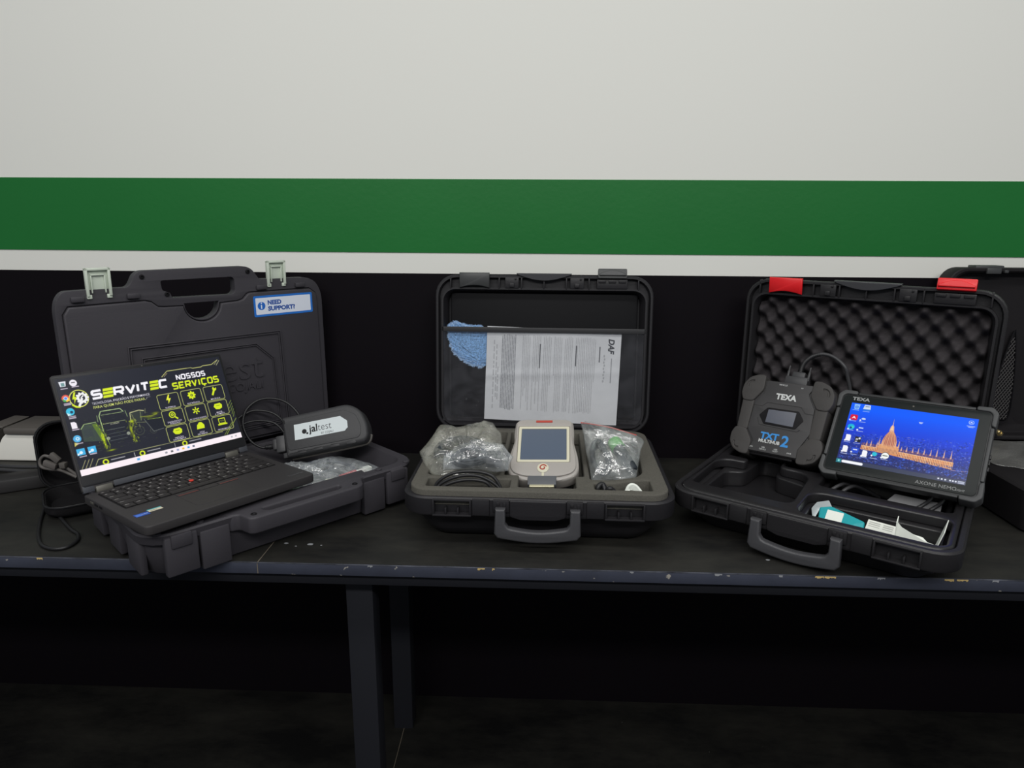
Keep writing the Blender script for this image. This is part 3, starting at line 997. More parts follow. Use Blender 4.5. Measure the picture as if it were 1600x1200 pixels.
# lower strip with three notes
cv.line([(.085, V(.07)), (.107, V(.128)), (.55, V(.126)), (.88, V(.115))], .0028, (190, 190, 130))
for x in (.03, .05, .07):
    cv.line([(x - .02, V(.06)), (x + .012, V(.15))], .003, (170, 165, 120))
for x in (.142, .351, .615):
    cv.circ(x, V(.085), .017, Y1, inner=.55); cv.line([(x + .03, V(.094)), (x + .11, V(.094))], .006, (190, 188, 196), .8)
for x in (.306, .552):
    cv.line([(x, V(.07)), (x, V(.115))], .003, (190, 190, 190))
# desktop icons
def file_icon(x, y, s_=1.0):
    cv.poly([(x - .014 * s_, y - .020 * s_), (x + .015 * s_, y - .020 * s_), (x + .015 * s_, y + .010 * s_), (x + .006 * s_, y + .020 * s_), (x - .014 * s_, y + .020 * s_)], (242, 236, 244))
cv.poly([(.020, V(.915)), (.016, V(.97)), (.054, V(.97)), (.048, V(.915))], (226, 228, 236)); cv.rect(.027, V(.922), .044, V(.955), (110, 150, 150))
cv.circ(.090, V(.94), .020, (240, 236, 244)); cv.line([(.080, V(.945)), (.100, V(.945))], .004, (40, 40, 46))
cv.circ(.031, V(.796), .021, (228, 92, 74)); cv.poly([(.031, V(.796)), (.012, V(.79)), (.018, V(.762)), (.031, V(.758))], (70, 170, 86)); cv.poly([(.031, V(.796)), (.052, V(.80)), (.046, V(.768)), (.031, V(.758))], (248, 204, 60)); cv.circ(.031, V(.796), .011, (240, 240, 244)); cv.circ(.031, V(.796), .008, (80, 140, 235))
cv.circ(.035, V(.655), .022, (60, 190, 226)); cv.circ(.041, V(.65), .008, (26, 60, 90)); cv.poly([(.016, V(.65)), (.018, V(.615)), (.038, V(.62))], (210, 236, 240))
file_icon(.034, V(.514))
cv.circ(.031, V(.375), .021, (84, 176, 228)); cv.circ(.033, V(.375), .010, (220, 238, 250)); cv.circ(.033, V(.375), .005, (84, 176, 228)); cv.poly([(.008, V(.30)), (.034, V(.325)), (.012, V(.345))], (200, 190, 90))
for x in (.031, .090):
    cv.rect(x - .022, V(.205), x + .022, V(.272), (66, 176, 230)); cv.circ(x, V(.232), .009, (226, 244, 252)); cv.poly([(x - .02, V(.205)), (x - .004, V(.225)), (x - .02, V(.23))], (240, 246, 250))
for (x, y) in ((.036, .895), (.095, .90), (.031, .742), (.031, .728), (.037, .605), (.037, .588), (.036, .468), (.035, .325), (.035, .19), (.090, .195)):
    cv.line([(x - .018, V(y)), (x + .020, V(y))], .006, (220, 206, 224), .85)
# task bar
cv.rect(0, 0, 1, V(.062), (252, 240, 246))
cv.rect(.312, V(.022), .328, V(.045), (90, 170, 230))
for x, c in ((.488, (150, 150, 160)), (.524, (90, 90, 96)), (.561, (150, 160, 200)), (.596, (240, 190, 70)), (.630, (70, 160, 230)), (.664, (100, 110, 130)), (.93, (190, 190, 196)), (.96, (190, 190, 196))):
    cv.rect(x - .007, V(.022), x + .007, V(.042), c)
obj('display', cv.mesh(.2955, .1690), M_SCREEN, ll, loc=(-.0005, .1160, .0004), label='lit laptop screen showing a workshop services wallpaper')

# ------------------------------------------------------------------ vehicle interface box in the left case
vm = mx((-.445, -.232, .134), (1.054, -.205, .037))
vb = thing('diagnostic_interface', 'black rubber diagnostic interface box with a white label, propped in the charcoal case', 'interface box', vm)
ol = rpoly([(-.083, .038), (.060, .041), (.086, .024), (.097, -.010), (.096, -.036), (.088, -.046), (-.078, -.048)], [.004, .012, .016, .02, .012, .010, .004])
M_VCI = mat('black rubber housing', S(56, 56, 58), .5, .35, bump=(200, .12))
obj('housing', plate(ol, (), -.042, 0, .007, 3), M_VCI, vb)
ol2 = rpoly([(-.078, .026), (.052, .029), (.076, .014), (.084, -.010), (.083, -.028), (.076, -.036), (-.072, -.036)], .008)
obj('face_plate', plate(ol2, (), -.001, .0012, .001), M_VCI, vb)
for k in range(4):
    x = -.045 + .035 * k
    obj('grip_rib', boxes([((x, -.041, -.010), (.022, .010, .020), .003)]), M_VCI, vb)
bm = bmesh.new()
tube([(-.076, -.047, -.030), (.03, -.046, -.030), (.080, -.045, -.028), (.092, -.040, -.027), (.0965, -.028, -.027)], .0035, 8, 6, bm=bm)
obj('trim_line', from_bm(bm, angle=60), M_GREY, vb)
cv = Canvas(226, 66, 2.26, .66, (206, 214, 216))
cv.circ(.42, .30, .10, (28, 28, 30)); cv.circ(.54, .20, .045, (28, 28, 30))
cv.text('jal', .62, .22, .30, (24, 24, 26), bold=.02, width=.36); cv.text('test', 1.00, .22, .30, (70, 72, 76), bold=-.012, width=.58)
cv.text('BY COJALI', 1.12, .05, .085, (70, 72, 76), width=.52)
mk_ = ~((cv.X > 1.98) & (cv.Y > .66 - (cv.X - 1.98) * .9)) & ~((cv.X > 2.12) & (cv.Y < (cv.X - 2.12) * .9))
obj('label', cv.mesh(.113, .033, mk_), M_PRINT, vb, loc=(.0005, .0, .0016), label='white label with black lettering')
bm = bmesh.new()
add_box(bm, (-.092, -.015, -.018), (.020, .036, .018), .003)
add_box(bm, (-.104, -.013, -.018), (.012, .024, .014), .003)
add_box(bm, (-.082, -.040, -.022), (.016, .012, .014), .002)
obj('plug', from_bm(bm), M_RUB2, vb)
for k in range(3):
    pass
bm = bmesh.new()
tube([(-.108, -.015, -.018), (-.118, -.015, -.018), (-.128, -.014, -.017)], .0052, 10, 3, bm=bm, radii=[.0062, .0048, .0062, .0046, .0056, .0044])
obj('strain_relief', from_bm(bm, angle=60), M_RUB, vb)
obj('cable', tube([(-.120, -.015, -.018), (-.136, -.013, -.014), (-.155, .004, -.006), (-.166, .038, -.002), (-.159, .071, -.006), (-.136, .091, -.016), (-.108, .093, -.030), (-.082, .080, -.034), (-.064, .058, -.040), (-.054, .030, -.050)], .0027, 10, 8), M_RUB, vb)
obj('cable', tube([(-.178, .052, .000), (-.166, .062, -.006), (-.146, .070, -.016), (-.116, .063, -.026), (-.096, .046, -.030), (-.086, .024, -.026), (-.088, .004, -.022)], .0025, 10, 8), M_RUB, vb)
obj('cable', tube([(-.174, .036, -.002), (-.160, .045, -.010), (-.137, .047, -.022), (-.110, .038, -.032), (-.092, .012, -.036), (-.086, -.020, -.030)], .0025, 10, 8), M_RUB, vb)

# ------------------------------------------------------------------ polythene bags
def bag_mesh(outline, thick, seed=0, rings=26, wr=.004, bottom=.3, fr=55, full=2.4):
    P = [Vector((p[0], p[1])) for p in outline]
    # resample the outline
    N = 150
    seg = [(P[(i + 1) % len(P)] - P[i]).length for i in range(len(P))]
    tot = sum(seg)
    pts = []
    for k in range(N):
        d = tot * k / N
        i = 0
        while d > seg[i]:
            d -= seg[i]; i += 1
        pts.append(P[i].lerp(P[(i + 1) % len(P)], d / seg[i]))
    c = sum(pts, Vector((0, 0))) / N
    bm = bmesh.new()
    so = Vector((seed * 3.1, seed * 1.7, seed))
    def hgt(x, y, t):
        p = Vector((x * fr, y * fr, 0)) + so
        n1 = noise.noise(p * .35)
        n2 = abs(noise.noise(p * .8 + Vector((n1 * 2, 3, 0))))
        n3 = abs(noise.noise(p * 1.9 + Vector((0, n1 * 3, 7))))
        cr = max(0, 1 - 3.2 * n2) ** 1.5 + .6 * max(0, 1 - 3.5 * n3) ** 1.5
        return thick * (1 - t ** full) * (.72 + .5 * n1) + wr * (cr - .45) * (1.12 - t)
    for side in (1, -1):
        L = []
        for r in range(rings + 1):
            t = r / rings
            row = []
            if r == 0:
                row = [bm.verts.new((c.x, c.y, hgt(c.x, c.y, 0) * (1 if side > 0 else -bottom)))]
            else:
                for p in pts:
                    q = c + (p - c) * t
                    z = hgt(q.x, q.y, t)
                    if r == rings:
                        z = .004 * noise.noise(Vector((q.x * 40, q.y * 40, seed)))
                        row.append(bm.verts.new((q.x, q.y, z)))
                    else:
                        row.append(bm.verts.new((q.x, q.y, z if side > 0 else -bottom * z)))
            L.append(row)
        for k in range(N):
            j = (k + 1) % N
            f = (L[0][0], L[1][k], L[1][j])
            bm.faces.new(f if side > 0 else f[::-1])
        for r in range(1, rings):
            for k in range(N):
                j = (k + 1) % N
                f = (L[r][k], L[r + 1][k], L[r + 1][j], L[r][j])
                bm.faces.new(f if side > 0 else f[::-1])
    bmesh.ops.remove_doubles(bm, verts=bm.verts, dist=1e-6)
    me = bpy.data.meshes.new('bag')
    bm.normal_update()
    bm.to_mesh(me)
    bm.free()
    return finish(me, 180)

def in_frame(base_m, loc, rot=(0, 0, 0)):
    return base_m @ mx(loc, rot)

# flat bag of leads in the left case
bf = in_frame(LM, (.06, -.02, .056))
out = [(-.16, -.04), (-.05, .03), (.004, .076), (.048, .060), (.104, .045), (.135, .040), (.150, -.010), (.158, -.060), (.154, -.095), (.140, -.108), (.110, -.110), (.049, -.110), (-.026, -.110), (-.082, -.110), (-.130, -.110), (-.170, -.102)]
o = obj('poly_bag', bag_mesh(out, .030, 3, wr=.008, fr=60, bottom=.6, full=4.5), M_FILM2, None, bf)
tag(o, 'crumpled clear polythene bag of leads lying in the charcoal case under the laptop', 'plastic bag')
t_ = thing('red_clip_lead', 'lead end with red sleeve and silver white plug inside the bag beside the laptop', 'connector', in_frame(bf, (.075, -.088, .008), (0, 0, .06)))
M_REDP = mat('red plastic sleeve', S(190, 52, 62), .4, .4)
obj('sleeve', tube([(-.018, 0, 0), (.018, .002, 0)], .007, 12, 2), M_REDP, t_)
obj('plug', boxes([((.028, .002, 0), (.024, .011, .009), .0015)]), M_SILVER, t_)
obj('plug_tip', boxes([((.047, .003, 0), (.014, .013, .011), .001)]), M_WHITE, t_)
obj('lead', tube([(-.018, 0, 0), (-.035, .002, .002), (-.05, .004, .003)], .003, 8, 5), mat('cream lead', S(205, 206, 180), .5, .3), t_)
t_ = obj('green_lead', tube([(-.06, .02, .002), (-.04, -.02, .006), (-.02, -.058, .004), (-.045, -.075, .004), (-.075, -.062, .004), (-.07, -.04, .008), (-.04, -.05, .01)], .0045, 8, 8), mat('pale green lead', S(110, 150, 122), .45, .4), None, bf)
tag(t_, 'coiled pale green lead inside the bag under the front corner of the laptop', 'cable')
t_ = obj('dark_lead', tube([(.06 + (x - .06) * .8, -.012 + (y + .005) * .8, z) for x, y, z in [(.0, .05, .002), (.05, .03, .006), (.09, .0, .004), (.06, -.03, .006), (.02, -.01, .004), (.03, .03, .01), (.08, .025, .012), (.12, -.01, .006), (.125, -.05, .004), (.11, -.07, .004)]], .004, 8, 8), mat('slate lead', S(58, 62, 72), .45, .4), None, bf)
tag(t_, 'dark slate lead coiled inside the bag below the interface box', 'cable')

# ------------------------------------------------------------------ left background: pouch, leads and silver box
pm = mx((-.920, -.286, 0.0006), (0, 0, .65))
po = thing('zip_pouch', 'open black zip pouch standing beside the charcoal case with its loop on the bench', 'pouch', pm)
M_EVA = mat('black pouch fabric', S(26, 25, 27), .75, .15, bump=(500, .3))
# upright half of the pouch
def pl_loop(ins, z):
    return (rect_lim(-.078 + ins, .078 - ins, .012 + ins, .150 - ins, .035, 6), z)
o = obj('pouch_lid', loft([pl_loop(.012, -.042), pl_loop(.004, -.036), pl_loop(0, -.02), pl_loop(0, 0), pl_loop(.004, 0), pl_loop(.005, -.004), pl_loop(.012, -.034), pl_loop(.03, -.038)]), M_EVA, po, mx((0, .03, 0), (PI / 2 - .12, 0, 0)))
obj('zip', tube([(p[0], p[1], 0.001) for p in rect_lim(-.078, .078, .012, .150, .035, 6)], .0022, 6, 1, closed=True), M_RUB, o)
def pb_loop(ins, z):
    return (rect_lim(-.078 + ins, .078 - ins, -.125 + ins, .010 - ins, .035, 6), z)
o = obj('pouch_base', loft([pb_loop(.012, 0), pb_loop(.003, .006), pb_loop(0, .012), pb_loop(0, .024), pb_loop(.004, .024), pb_loop(.006, .02), pb_loop(.012, .005), pb_loop(.03, .004)]), M_EVA, po)
obj('zip', tube([(p[0], p[1], .025) for p in rect_lim(-.078, .078, -.125, .010, .035, 6)], .0022, 6, 1, closed=True), M_RUB, o)
o = obj('loop_strap', tube([(-.985, -.300, .012), (-.975, -.325, .006), (-.962, -.355, .004), (-.924, -.424, .0035), (-.882, -.487, .0035), (-.850, -.522, .0035), (-.820, -.534, .0035), (-.803, -.525, .0035), (-.803, -.500, .0035), (-.818, -.476, .0035), (-.842, -.458, .0035), (-.893, -.412, .0035), (-.944, -.364, .004), (-.968, -.335, .006), (-.978, -.302, .012)], .0030, 8, 8), M_RUB, po)
o.matrix_parent_inverse = pm.inverted()
# grey usb lead looped in the pouch
ub = thing('usb_lead', 'short grey USB lead curled inside the open black pouch', 'cable', mx((-.955, -.322, .030)))
M_USB = mat('grey lead', S(98, 94, 91), .5, .3)
obj('lead', tube([(.040, 0, .020), (.010, 0, .034), (-.012, -.002, .037), (-.028, -.002, .042), (-.030, 0, .054), (-.020, 0, .064), (-.006, 0, .060), (.006, 0, .050), (.024, .002, .036), (.045, .004, .018)], .0030, 8, 8), M_USB, ub)
o = obj('plug', boxes([((0, 0, 0), (.022, .009, .012), .002)]), M_USB, ub, loc=(.004, -.004, .062), rot=(0, .75, 0))
obj('plug', boxes([((0, 0, 0), (.026, .009, .012), .002)]), M_USB, ub, loc=(-.006, -.006, .048), rot=(0, .35, 0))
obj('tie', boxes([((.018, -.002, .046), (.012, .012, .012), .002)]), M_GREY, ub)

# silver and grey box at the back
sm = mx((-1.205, -.10, 0.0006), (0, 0, 0))
sb = thing('silver_box', 'silver white box with a grey top behind the black pouch', 'device', sm)
prof = [(-.055, 0), (.055, 0), (.055, .072), (.0, .078), (-.030, .074), (-.050, .056), (-.060, .03)]
prof = [(-.060, .003), (-.056, .0), (.09, .0), (.09, .078), (.0, .078), (-.022, .072), (-.040, .055), (-.054, .03)]
me = plate(rpoly(prof, .006), (), -.06, 0.0, .003)
obj('front_shell', me, M_SILVER, sb, mx((.008, -.005, 0), (PI / 2, 0, 0)))
obj('top_cover', boxes([((.055, .040, .074), (.150, .105, .016), .004)]), M_GREY, sb)
obj('label_window', boxes([((.075, -.0065, .056), (.06, .003, .012), .0008)]), M_GREY, sb)
obj('side_cover', plate(rpoly([(-.105, 0), (-.085, 0), (-.055, .06), (-.035, .078), (-.075, .080), (-.105, .06)], .006), (), -.08, .01, .003), M_GREY, sb, mx((.0, .02, 0), (PI / 2, 0, 0)))
ad = thing('power_adapter', 'dark grey power adapter lying left of the black pouch', 'adapter', mx((-1.080, -.260, 0.0006), (0, 0, .55)))
obj('brick', boxes([((0, 0, .0145), (.12, .052, .029), .005)]), mat('dark grey adapter plastic', S(48, 47, 48), .5, .3), ad)
obj('lead', tube([(-.055, 0, .016), (-.075, -.002, .012), (-.10, -.006, .006), (-.18, .02, .006), (-.30, .03, .006)], .0035, 8, 8), M_RUB, ad)
o = obj('power_lead', tube([(-1.45, -.12, .005), (-1.30, -.165, .006), (-1.20, -.175, .006), (-1.12, -.185, .006), (-1.06, -.195, .008), (-1.03, -.170, .006), (-1.06, -.150, .006), (-1.20, -.155, .006), (-1.42, -.10, .006)], .0045, 8, 8), M_RUB2)
tag(o, 'dark grey flat lead running along the bench in front of the silver white box', 'cable')

# ------------------------------------------------------------------ hard cases with hinged lid, hanging handle and two latches
def hard_case(name, label, cw, W, yf, yb, H, al, Lh, Ld, latch_m, shell_m, up=0.0):
    c = thing(name, label, 'case', cw)
    yc = (yf + yb) / 2
    D = yb - yf
    def lp(ins, r):
        return rrect(W - 2 * ins, D - 2 * ins, r, 0, yc, 7)
    base_me = loft([(lp(.055, .03), 0), (lp(.046, .035), .004), (lp(.032, .04), .022), (lp(.018, .043), H - .042), (lp(.012, .044), H - .036), (lp(.001, .046), H - .033),
                            (lp(.0, .046), H - .030), (lp(.0, .046), H - .003), (lp(.003, .044), H), (lp(.010, .038), H), (lp(.012, .036), H - .003), (lp(.014, .034), H - .018), (lp(.036, .030), H - .030), (lp(.045, .03), .012), (lp(.06, .03), .009)])
    base_me = carve(base_me, [boxes([((x, yf, H - .0175), (.060, .018, .0225))]) for x in (-.148, .148)])
    obj('base_shell', base_me, shell_m, c)
    # ribbed latch bays, handle sockets and guard on the front
    z = H
    for x in (-.148, .148):
        bm = bmesh.new()
        wv = .064
        for k in range(4):
            tall = .026 if k in (0, 3) else .012
            add_box(bm, (x - wv / 2 + wv * k / 3, yf + (-.002 if k in (0, 3) else .002), z - .030 + tall / 2), (.0028, .006 if k in (0, 3) else .013, tall), .0006)
        add_box(bm, (x, yf - .002, z - .031), (wv + .003, .007, .003), .0008)
        add_box(bm, (x, yf - .001, z - .004), (wv + .003, .005, .003), .0008)
        obj('latch_bay', from_bm(bm), shell_m, c)
    for x in (-.063, .063):
        bm = bmesh.new()
        add_box(bm, (x, yf - .0015, z - .012), (.028, .007, .022), .0015)
        add_box(bm, (x - .005, yf - .005, z - .007), (.006, .003, .006), .0008)
        add_box(bm, (x + .006, yf - .005, z - .009), (.005, .003, .010), .0008)
        obj('handle_socket', from_bm(bm), shell_m, c)
    g = [(-.049, 0), (.049, 0), (.049, -.030), (.030, -.036), (-.030, -.036), (-.049, -.030)]
    me = plate(rpoly(g, .004), (), -.006, .004, .002)
    obj('front_guard', me, shell_m, c, mx((0, yf + .002, z - .002), (PI / 2, 0, 0)))
    for x in (-.098, .098):
        bm = bmesh.new()
        add_box(bm, (x, yf - .0005, z - .016), (.030, .005, .030), .0015)
        obj('front_pad', from_bm(bm), shell_m, c)
    # hanging handle
    n = 10
    out = [(-.072, 0), (-.074, -.044), (-.068, -.052)] + [(-.060 + .12 * k / n, -.0535 - .006 * math.sin(PI * k / n)) for k in range(n + 1)] + [(.068, -.052), (.074, -.044), (.072, 0)]
    inn = [(.055, 0), (.055, -.026), (.050, -.033)] + [(.045 - .09 * k / n, -.0345 - .005 * math.sin(PI * k / n)) for k in range(n + 1)] + [(-.050, -.033), (-.055, -.026), (-.055, 0)]
    me = plate(out + inn, (), -.008, .008, .004, 3)
    obj('handle', me, M_HANDLE, c, mx((0, yf - .011, H - .012), (PI / 2 - .04, 0, 0)), label='hanging grip handle')
    # lid
    lm_ = mx((0, yb, H), (PI / 2 - al, 0, 0))
    def ll_(ins, r, z, top=None):
        t = Lh - ins if top is None else top
        return (rect_lim(-W / 2 + ins, W / 2 - ins, ins, t, r, 7), z)
    it = Lh - .032
    l = obj('lid', loft([ll_(.03, .03, -Ld), ll_(.022, .035, -Ld + .004), ll_(.014, .04, -.022), ll_(.002, .045, -.018), ll_(0, .046, -.014), ll_(0, .046, -.002), ll_(.002, .045, 0), ll_(.006, .042, 0),
                         ll_(.009, .040, -.012), (rect_lim(-W / 2 + .013, W / 2 - .013, .011, it + .004, .030, 7), -.012), (rect_lim(-W / 2 + .013, W / 2 - .013, .011, it + .004, .030, 7), -.001),
                         (rect_lim(-W / 2 + .017, W / 2 - .017, .015, it, .026, 7), -.001), (rect_lim(-W / 2 + .019, W / 2 - .019, .017, it - .002, .024, 7), -.005), (rect_lim(-W / 2 + .026, W / 2 - .026, .022, it - .008, .02, 7), -Ld + .006)]), shell_m, c, lm_)
    for x in (-.098, -.049, .0, .049, .098, .205, -.205):
        obj('lid_rib', boxes([((x, Lh - .0165, -.006), (.003, .028, .012), .0008)]), shell_m, l)
    for x in (-.070, .072):
        bm = bmesh.new()
        add_box(bm, (x, Lh - .017, -.004), (.030, .024, .010), .0015)
        add_box(bm, (x, Lh - .022, .002), (.010, .009, .006), .001)
        add_box(bm, (x + .008, Lh - .008, .002), (.004, .004, .004), .0008)
        obj('handle_socket', from_bm(bm), shell_m, l)
    arc = [(-.060, Lh + .002)] + [(-.054 + .108 * k / 12, Lh - .001 - .011 * math.sin(PI * k / 12)) for k in range(13)] + [(.060, Lh + .002), (.060, Lh + .004), (-.060, Lh + .004)]
    obj('finger_scoop', plate(arc, (), -.014, .004, .0012), M_HANDLE, l)
    # latch folded over the lid face, and latch standing up on its bracket
    n = 8
    wv = .066
    sh = [(-wv / 2, .017), (wv / 2, .017), (wv / 2, -.016)] + [(wv / 2 - wv * k / n, -.016 + .006 * math.sin(PI * k / n)) for k in range(1, n)] + [(-wv / 2, -.016)]
    me = plate(sh, (), -.003, .004, .0018)
    for v in me.vertices:
        v.co.z -= 16 * (v.co.y - .0) ** 2
    o = obj('latch', me, latch_m, l, mx((-.152, Lh - .013, .006), (.10, 0, 0)))
    bm = bmesh.new()
    add_box(bm, (0, .010, -.004), (.062, .022, .014), .002)
    me = from_bm(bm)
    o = obj('latch', me, latch_m, l, mx((.148, Lh - .010 + up, .006), (-.30, 0, 0)))
    sc = [(-.029, .003), (.029, .003)] + [(.029 - .058 * k / 10, .007 + .009 * math.sin(PI * k / 10)) for k in range(11)]
    obj('latch_grip', plate(sc, (), .002, .007, .0018), latch_m, l, mx((.148, Lh - .009 + up, .0065), (-.30, 0, 0)))
    bm = bmesh.new()
    add_box(bm, (.148, Lh - .018, -.003), (.066, .020, .010), .0015)
    for k in range(3):
        add_box(bm, (.148 - .022 + .022 * k, Lh - .012, .003), (.016, .006, .004), .0008)
    obj('latch_bracket', from_bm(bm), shell_m, l)
    for x in (-.15, .15):
        bm = bmesh.new()
        me = tube([(x - .03, yb, H), (x + .03, yb, H)], .006, 10, 2)
        obj('hinge', me, shell_m, c)
    return c, l

# ---- middle case
CM = mx((.0098, -.274, 0.0006), (0, 0, -.019))
cc, cl = hard_case('equipment_case', 'black hard case with grey latches, foam filled, holding the translucent hand reader', CM, .477, -.214, .174, .091, .095, .348, .040, M_LATCHG, M_BLK, .005)
# clear document sleeve in its lid
sl_b = boxes([((0, .228, -.002), (.452, .011, .002), .0008)])
obj('sleeve_band', sl_b, mat('sleeve band', S(50, 50, 52), .45, .3), cl)
M_SLEEVE = mat_film('clear sleeve film', .03, S(150, 150, 158), 14, .10, .025)
obj('sleeve_film', boxes([((0, .124, -.0025), (.446, .206, .0006))]), M_SLEEVE, cl)
obj('lining', boxes([((0, .170, -.026), (.415, .280, .012), .004)]), mat('black lid lining', S(13, 13, 16), .6, .15), cl)
# instruction sheet, landscape in the sleeve, its lines running down the page
NXp, NYp = 420, 300
cv = Canvas(NXp, NYp, 2.97, 2.10, (206, 208, 212))
rs = np.random.RandomState(8)
GT = (120, 121, 126)
cols = [(.34, .66, 'd')] + [(.80 + .235 * k, .80 + .235 * k + .19, 'l') for k in range(7)]
for (x0, x1, kd) in cols:
    xx_ = x0
    st = .036 if kd == 'd' else .038
    while xx_ < x1:
        y = 1.95 - .06 * rs.rand()
        yend = .22 + .05 * rs.rand() if (kd == 'd' or rs.rand() > .4) else .4 + 1.0 * rs.rand()
        cv.rect(xx_, yend, xx_ + (.017 if kd == 'l' else .022), y, GT if kd == 'l' else (104, 106, 112), .38 if kd == 'l' else .6)
        while y > yend:
            L_ = .02 + .05 * rs.rand()
            cv.rect(xx_ - .002, max(yend, y - L_), xx_ + .020, y, (200, 202, 206), .35)
            y -= L_ + .05 + .09 * rs.rand()
        xx_ += st
for (xa, y0, y1) in ((.16, .3, 1.8), (.22, .6, 1.7), (.26, .5, 1.2)):
    y = y1
    while y > y0:
        L_ = .05 + .1 * rs.rand(); cv.rect(xa, y - L_, xa + .018, y, GT, .5); y -= L_ + .04
cv.text('DAF', 2.70, 1.93, .12, (66, 68, 74), bold=.04, shear=.2, width=.34, rot=-PI / 2)
for k in range(9):
    cv.rect(2.60 + .012 * (k % 2), 1.52 - .07 * k, 2.63 + .012 * (k % 2), 1.57 - .07 * k, (150, 152, 156), .7)
cv.rect(2.77, .95, 2.79, 1.5, (130, 132, 136), .8)
for xa in (1.18, 1.98, 2.50):
    cv.rect(xa, 1.2 + .3 * rs.rand(), xa + .024, 1.75, (60, 61, 66), .8)
pm_ = cv.mesh(.297, .210)
# a soft fold across the sheet
for v in pm_.vertices:
    x_, y_ = v.co.x, v.co.y
    d = y_ - (.005 + .06 * x_)
    v.co.z = .0022 * math.exp(-(d / .010) ** 2) * max(0, .7 - 1.4 * (x_ + .02)) + .0012 * math.sin(x_ * 21 + 1) * (.5 + y_ * 3) 
M_PAPER = mat_print('printed paper', .6, .2)
o = obj('instruction_sheet', pm_, M_PAPER, None, CM @ mx((0, .174, .091), (PI / 2 - .095, 0, 0)) @ mx((.0215, .1262, -.0066), (0, 0, -.030)))
tag(o, 'white sheet of fine printed text tucked in the lid sleeve of the middle case', 'paper')
# blue cloth behind the film
cl_o = [(-.213, .236), (-.205, .241), (-.194, .246), (-.178, .238), (-.160, .236), (-.140, .236), (-.124, .225), (-.124, .147), (-.140, .142), (-.160, .146), (-.172, .152), (-.185, .160), (-.199, .172), (-.208, .19), (-.213, .212)]
bm = bmesh.new()
random.seed(9)
me = plate(rpoly(cl_o, .004), (), -.004, .004, .003)
bm.from_mesh(me)
bmesh.ops.triangulate(bm, faces=bm.faces)
bmesh.ops.subdivide_edges(bm, edges=bm.edges, cuts=3, use_grid_fill=True)
for v in bm.verts:
    v.co.z += .0022 * noise.noise(Vector((v.co.x * 300, v.co.y * 300, 1))) + .002 * noise.noise(Vector((v.co.x * 60, v.co.y * 60, 5)))
    v.co.x += .0018 * noise.noise(Vector((v.co.x * 250, v.co.y * 250, 9)))
    v.co.y += .0018 * noise.noise(Vector((v.co.x * 250, v.co.y * 250, 19)))
me = from_bm(bm, angle=180)
M_CLOTH = mat('blue tufted cloth', S(128, 170, 218), .9, .1, bump=(700, .9), var=(300, .45))
o = obj('blue_cloth', me, M_CLOTH, None, CM @ mx((0, .174, .091), (PI / 2 - .095, 0, 0)) @ mx((0, 0, -.0145)))
tag(o, 'tufted light blue cloth tucked in the lid sleeve beside the printed sheet', 'cloth')
random.seed(21)
cme = o.data
bm = bmesh.new()
vv_ = [v for v in cme.vertices if v.co.z > .0005 and v.co.x < -.1315]
for k in range(2600):
    v = random.choice(vv_)
    p = v.co + Vector((random.uniform(-.001, .001), random.uniform(-.001, .001), 0))
    a = random.uniform(0, 2 * PI)
    d = Vector((math.cos(a), math.sin(a), random.uniform(.2, .9))) * random.uniform(.0015, .0038)
    s_ = Vector((-math.sin(a), math.cos(a), 0)) * .0006
    bm.faces.new([bm.verts.new(p - s_), bm.verts.new(p + s_), bm.verts.new(p + d)])
tf = obj('tufts', from_bm(bm, smooth=False), mat('pale blue tufts', S(168, 198, 232), .9, .1, var=(500, .3)), o)
tf['kind'] = 'stuff'
# foam block with its pockets
ft = .103
fo = rect_lim(-.226, .226, -.207, .158, .034, 6)
holes = [rpoly([(-.198, -.190), (-.050, -.190), (-.050, -.150), (-.198, -.150)], .006),
         rpoly([(-.036, -.186), (.066, -.186), (.066, -.128), (.082, -.128), (.082, .135), (-.064, .135), (-.064, -.128), (-.036, -.128)], .005),
         rpoly([(.098, -.188), (.198, -.188), (.198, -.138), (.172, -.142), (.134, -.158), (.098, -.160)], .005),
         rpoly([(.092, -.142), (.130, -.142), (.176, -.124), (.190, -.100), (.198, .05), (.196, .135), (.092, .135)], .008),
         rpoly([(-.204, -.136), (-.073, -.136), (-.073, .135), (-.204, .135)], .012)]
obj('foam_insert', plate(fo, holes, .074, ft, .003), M_FOAM, cc, label='grey foam with cut pockets')
obj('foam_floor', plate(rect_lim(-.205, .205, -.180, .138, .03, 6), [rpoly([(-.034, -.174), (.064, -.174), (.064, .10), (-.034, .10)], .004)], .030, .0735, .002), M_FOAM, cc)

# ---- translucent hand reader
dm = mx((.016, -.336, .140), (.536, -.034, -.046)) @ Matrix.Scale(.94, 4)
dv = thing('hand_reader', 'translucent pink white hand reader with a blue grey screen, set in the middle case foam', 'scanner', dm)
M_TRL = mat('translucent pinkish plastic', S(164, 159, 154), .32, .5)
M_TRL.node_tree.nodes['Principled BSDF'].inputs['Subsurface Weight'].default_value = .25
M_TRL.node_tree.nodes['Principled BSDF'].inputs['Subsurface Radius'].default_value = (.008, .006, .006)
M_CREAM = mat('cream bezel', S(206, 202, 180), .45, .4)
bo = rpoly([(-.060, .064), (-.046, .070), (.046, .070), (.060, .064), (.062, .030), (.060, .012), (.069, -.030), (.071, -.060), (.064, -.078), (.044, -.088), (.0, -.093), (-.044, -.088), (-.064, -.078), (-.071, -.060), (-.069, -.030), (-.060, .012), (-.062, .030)], .010)
obj('body', plate(bo, (), -.030, 0, .006, 3), M_TRL, dv)
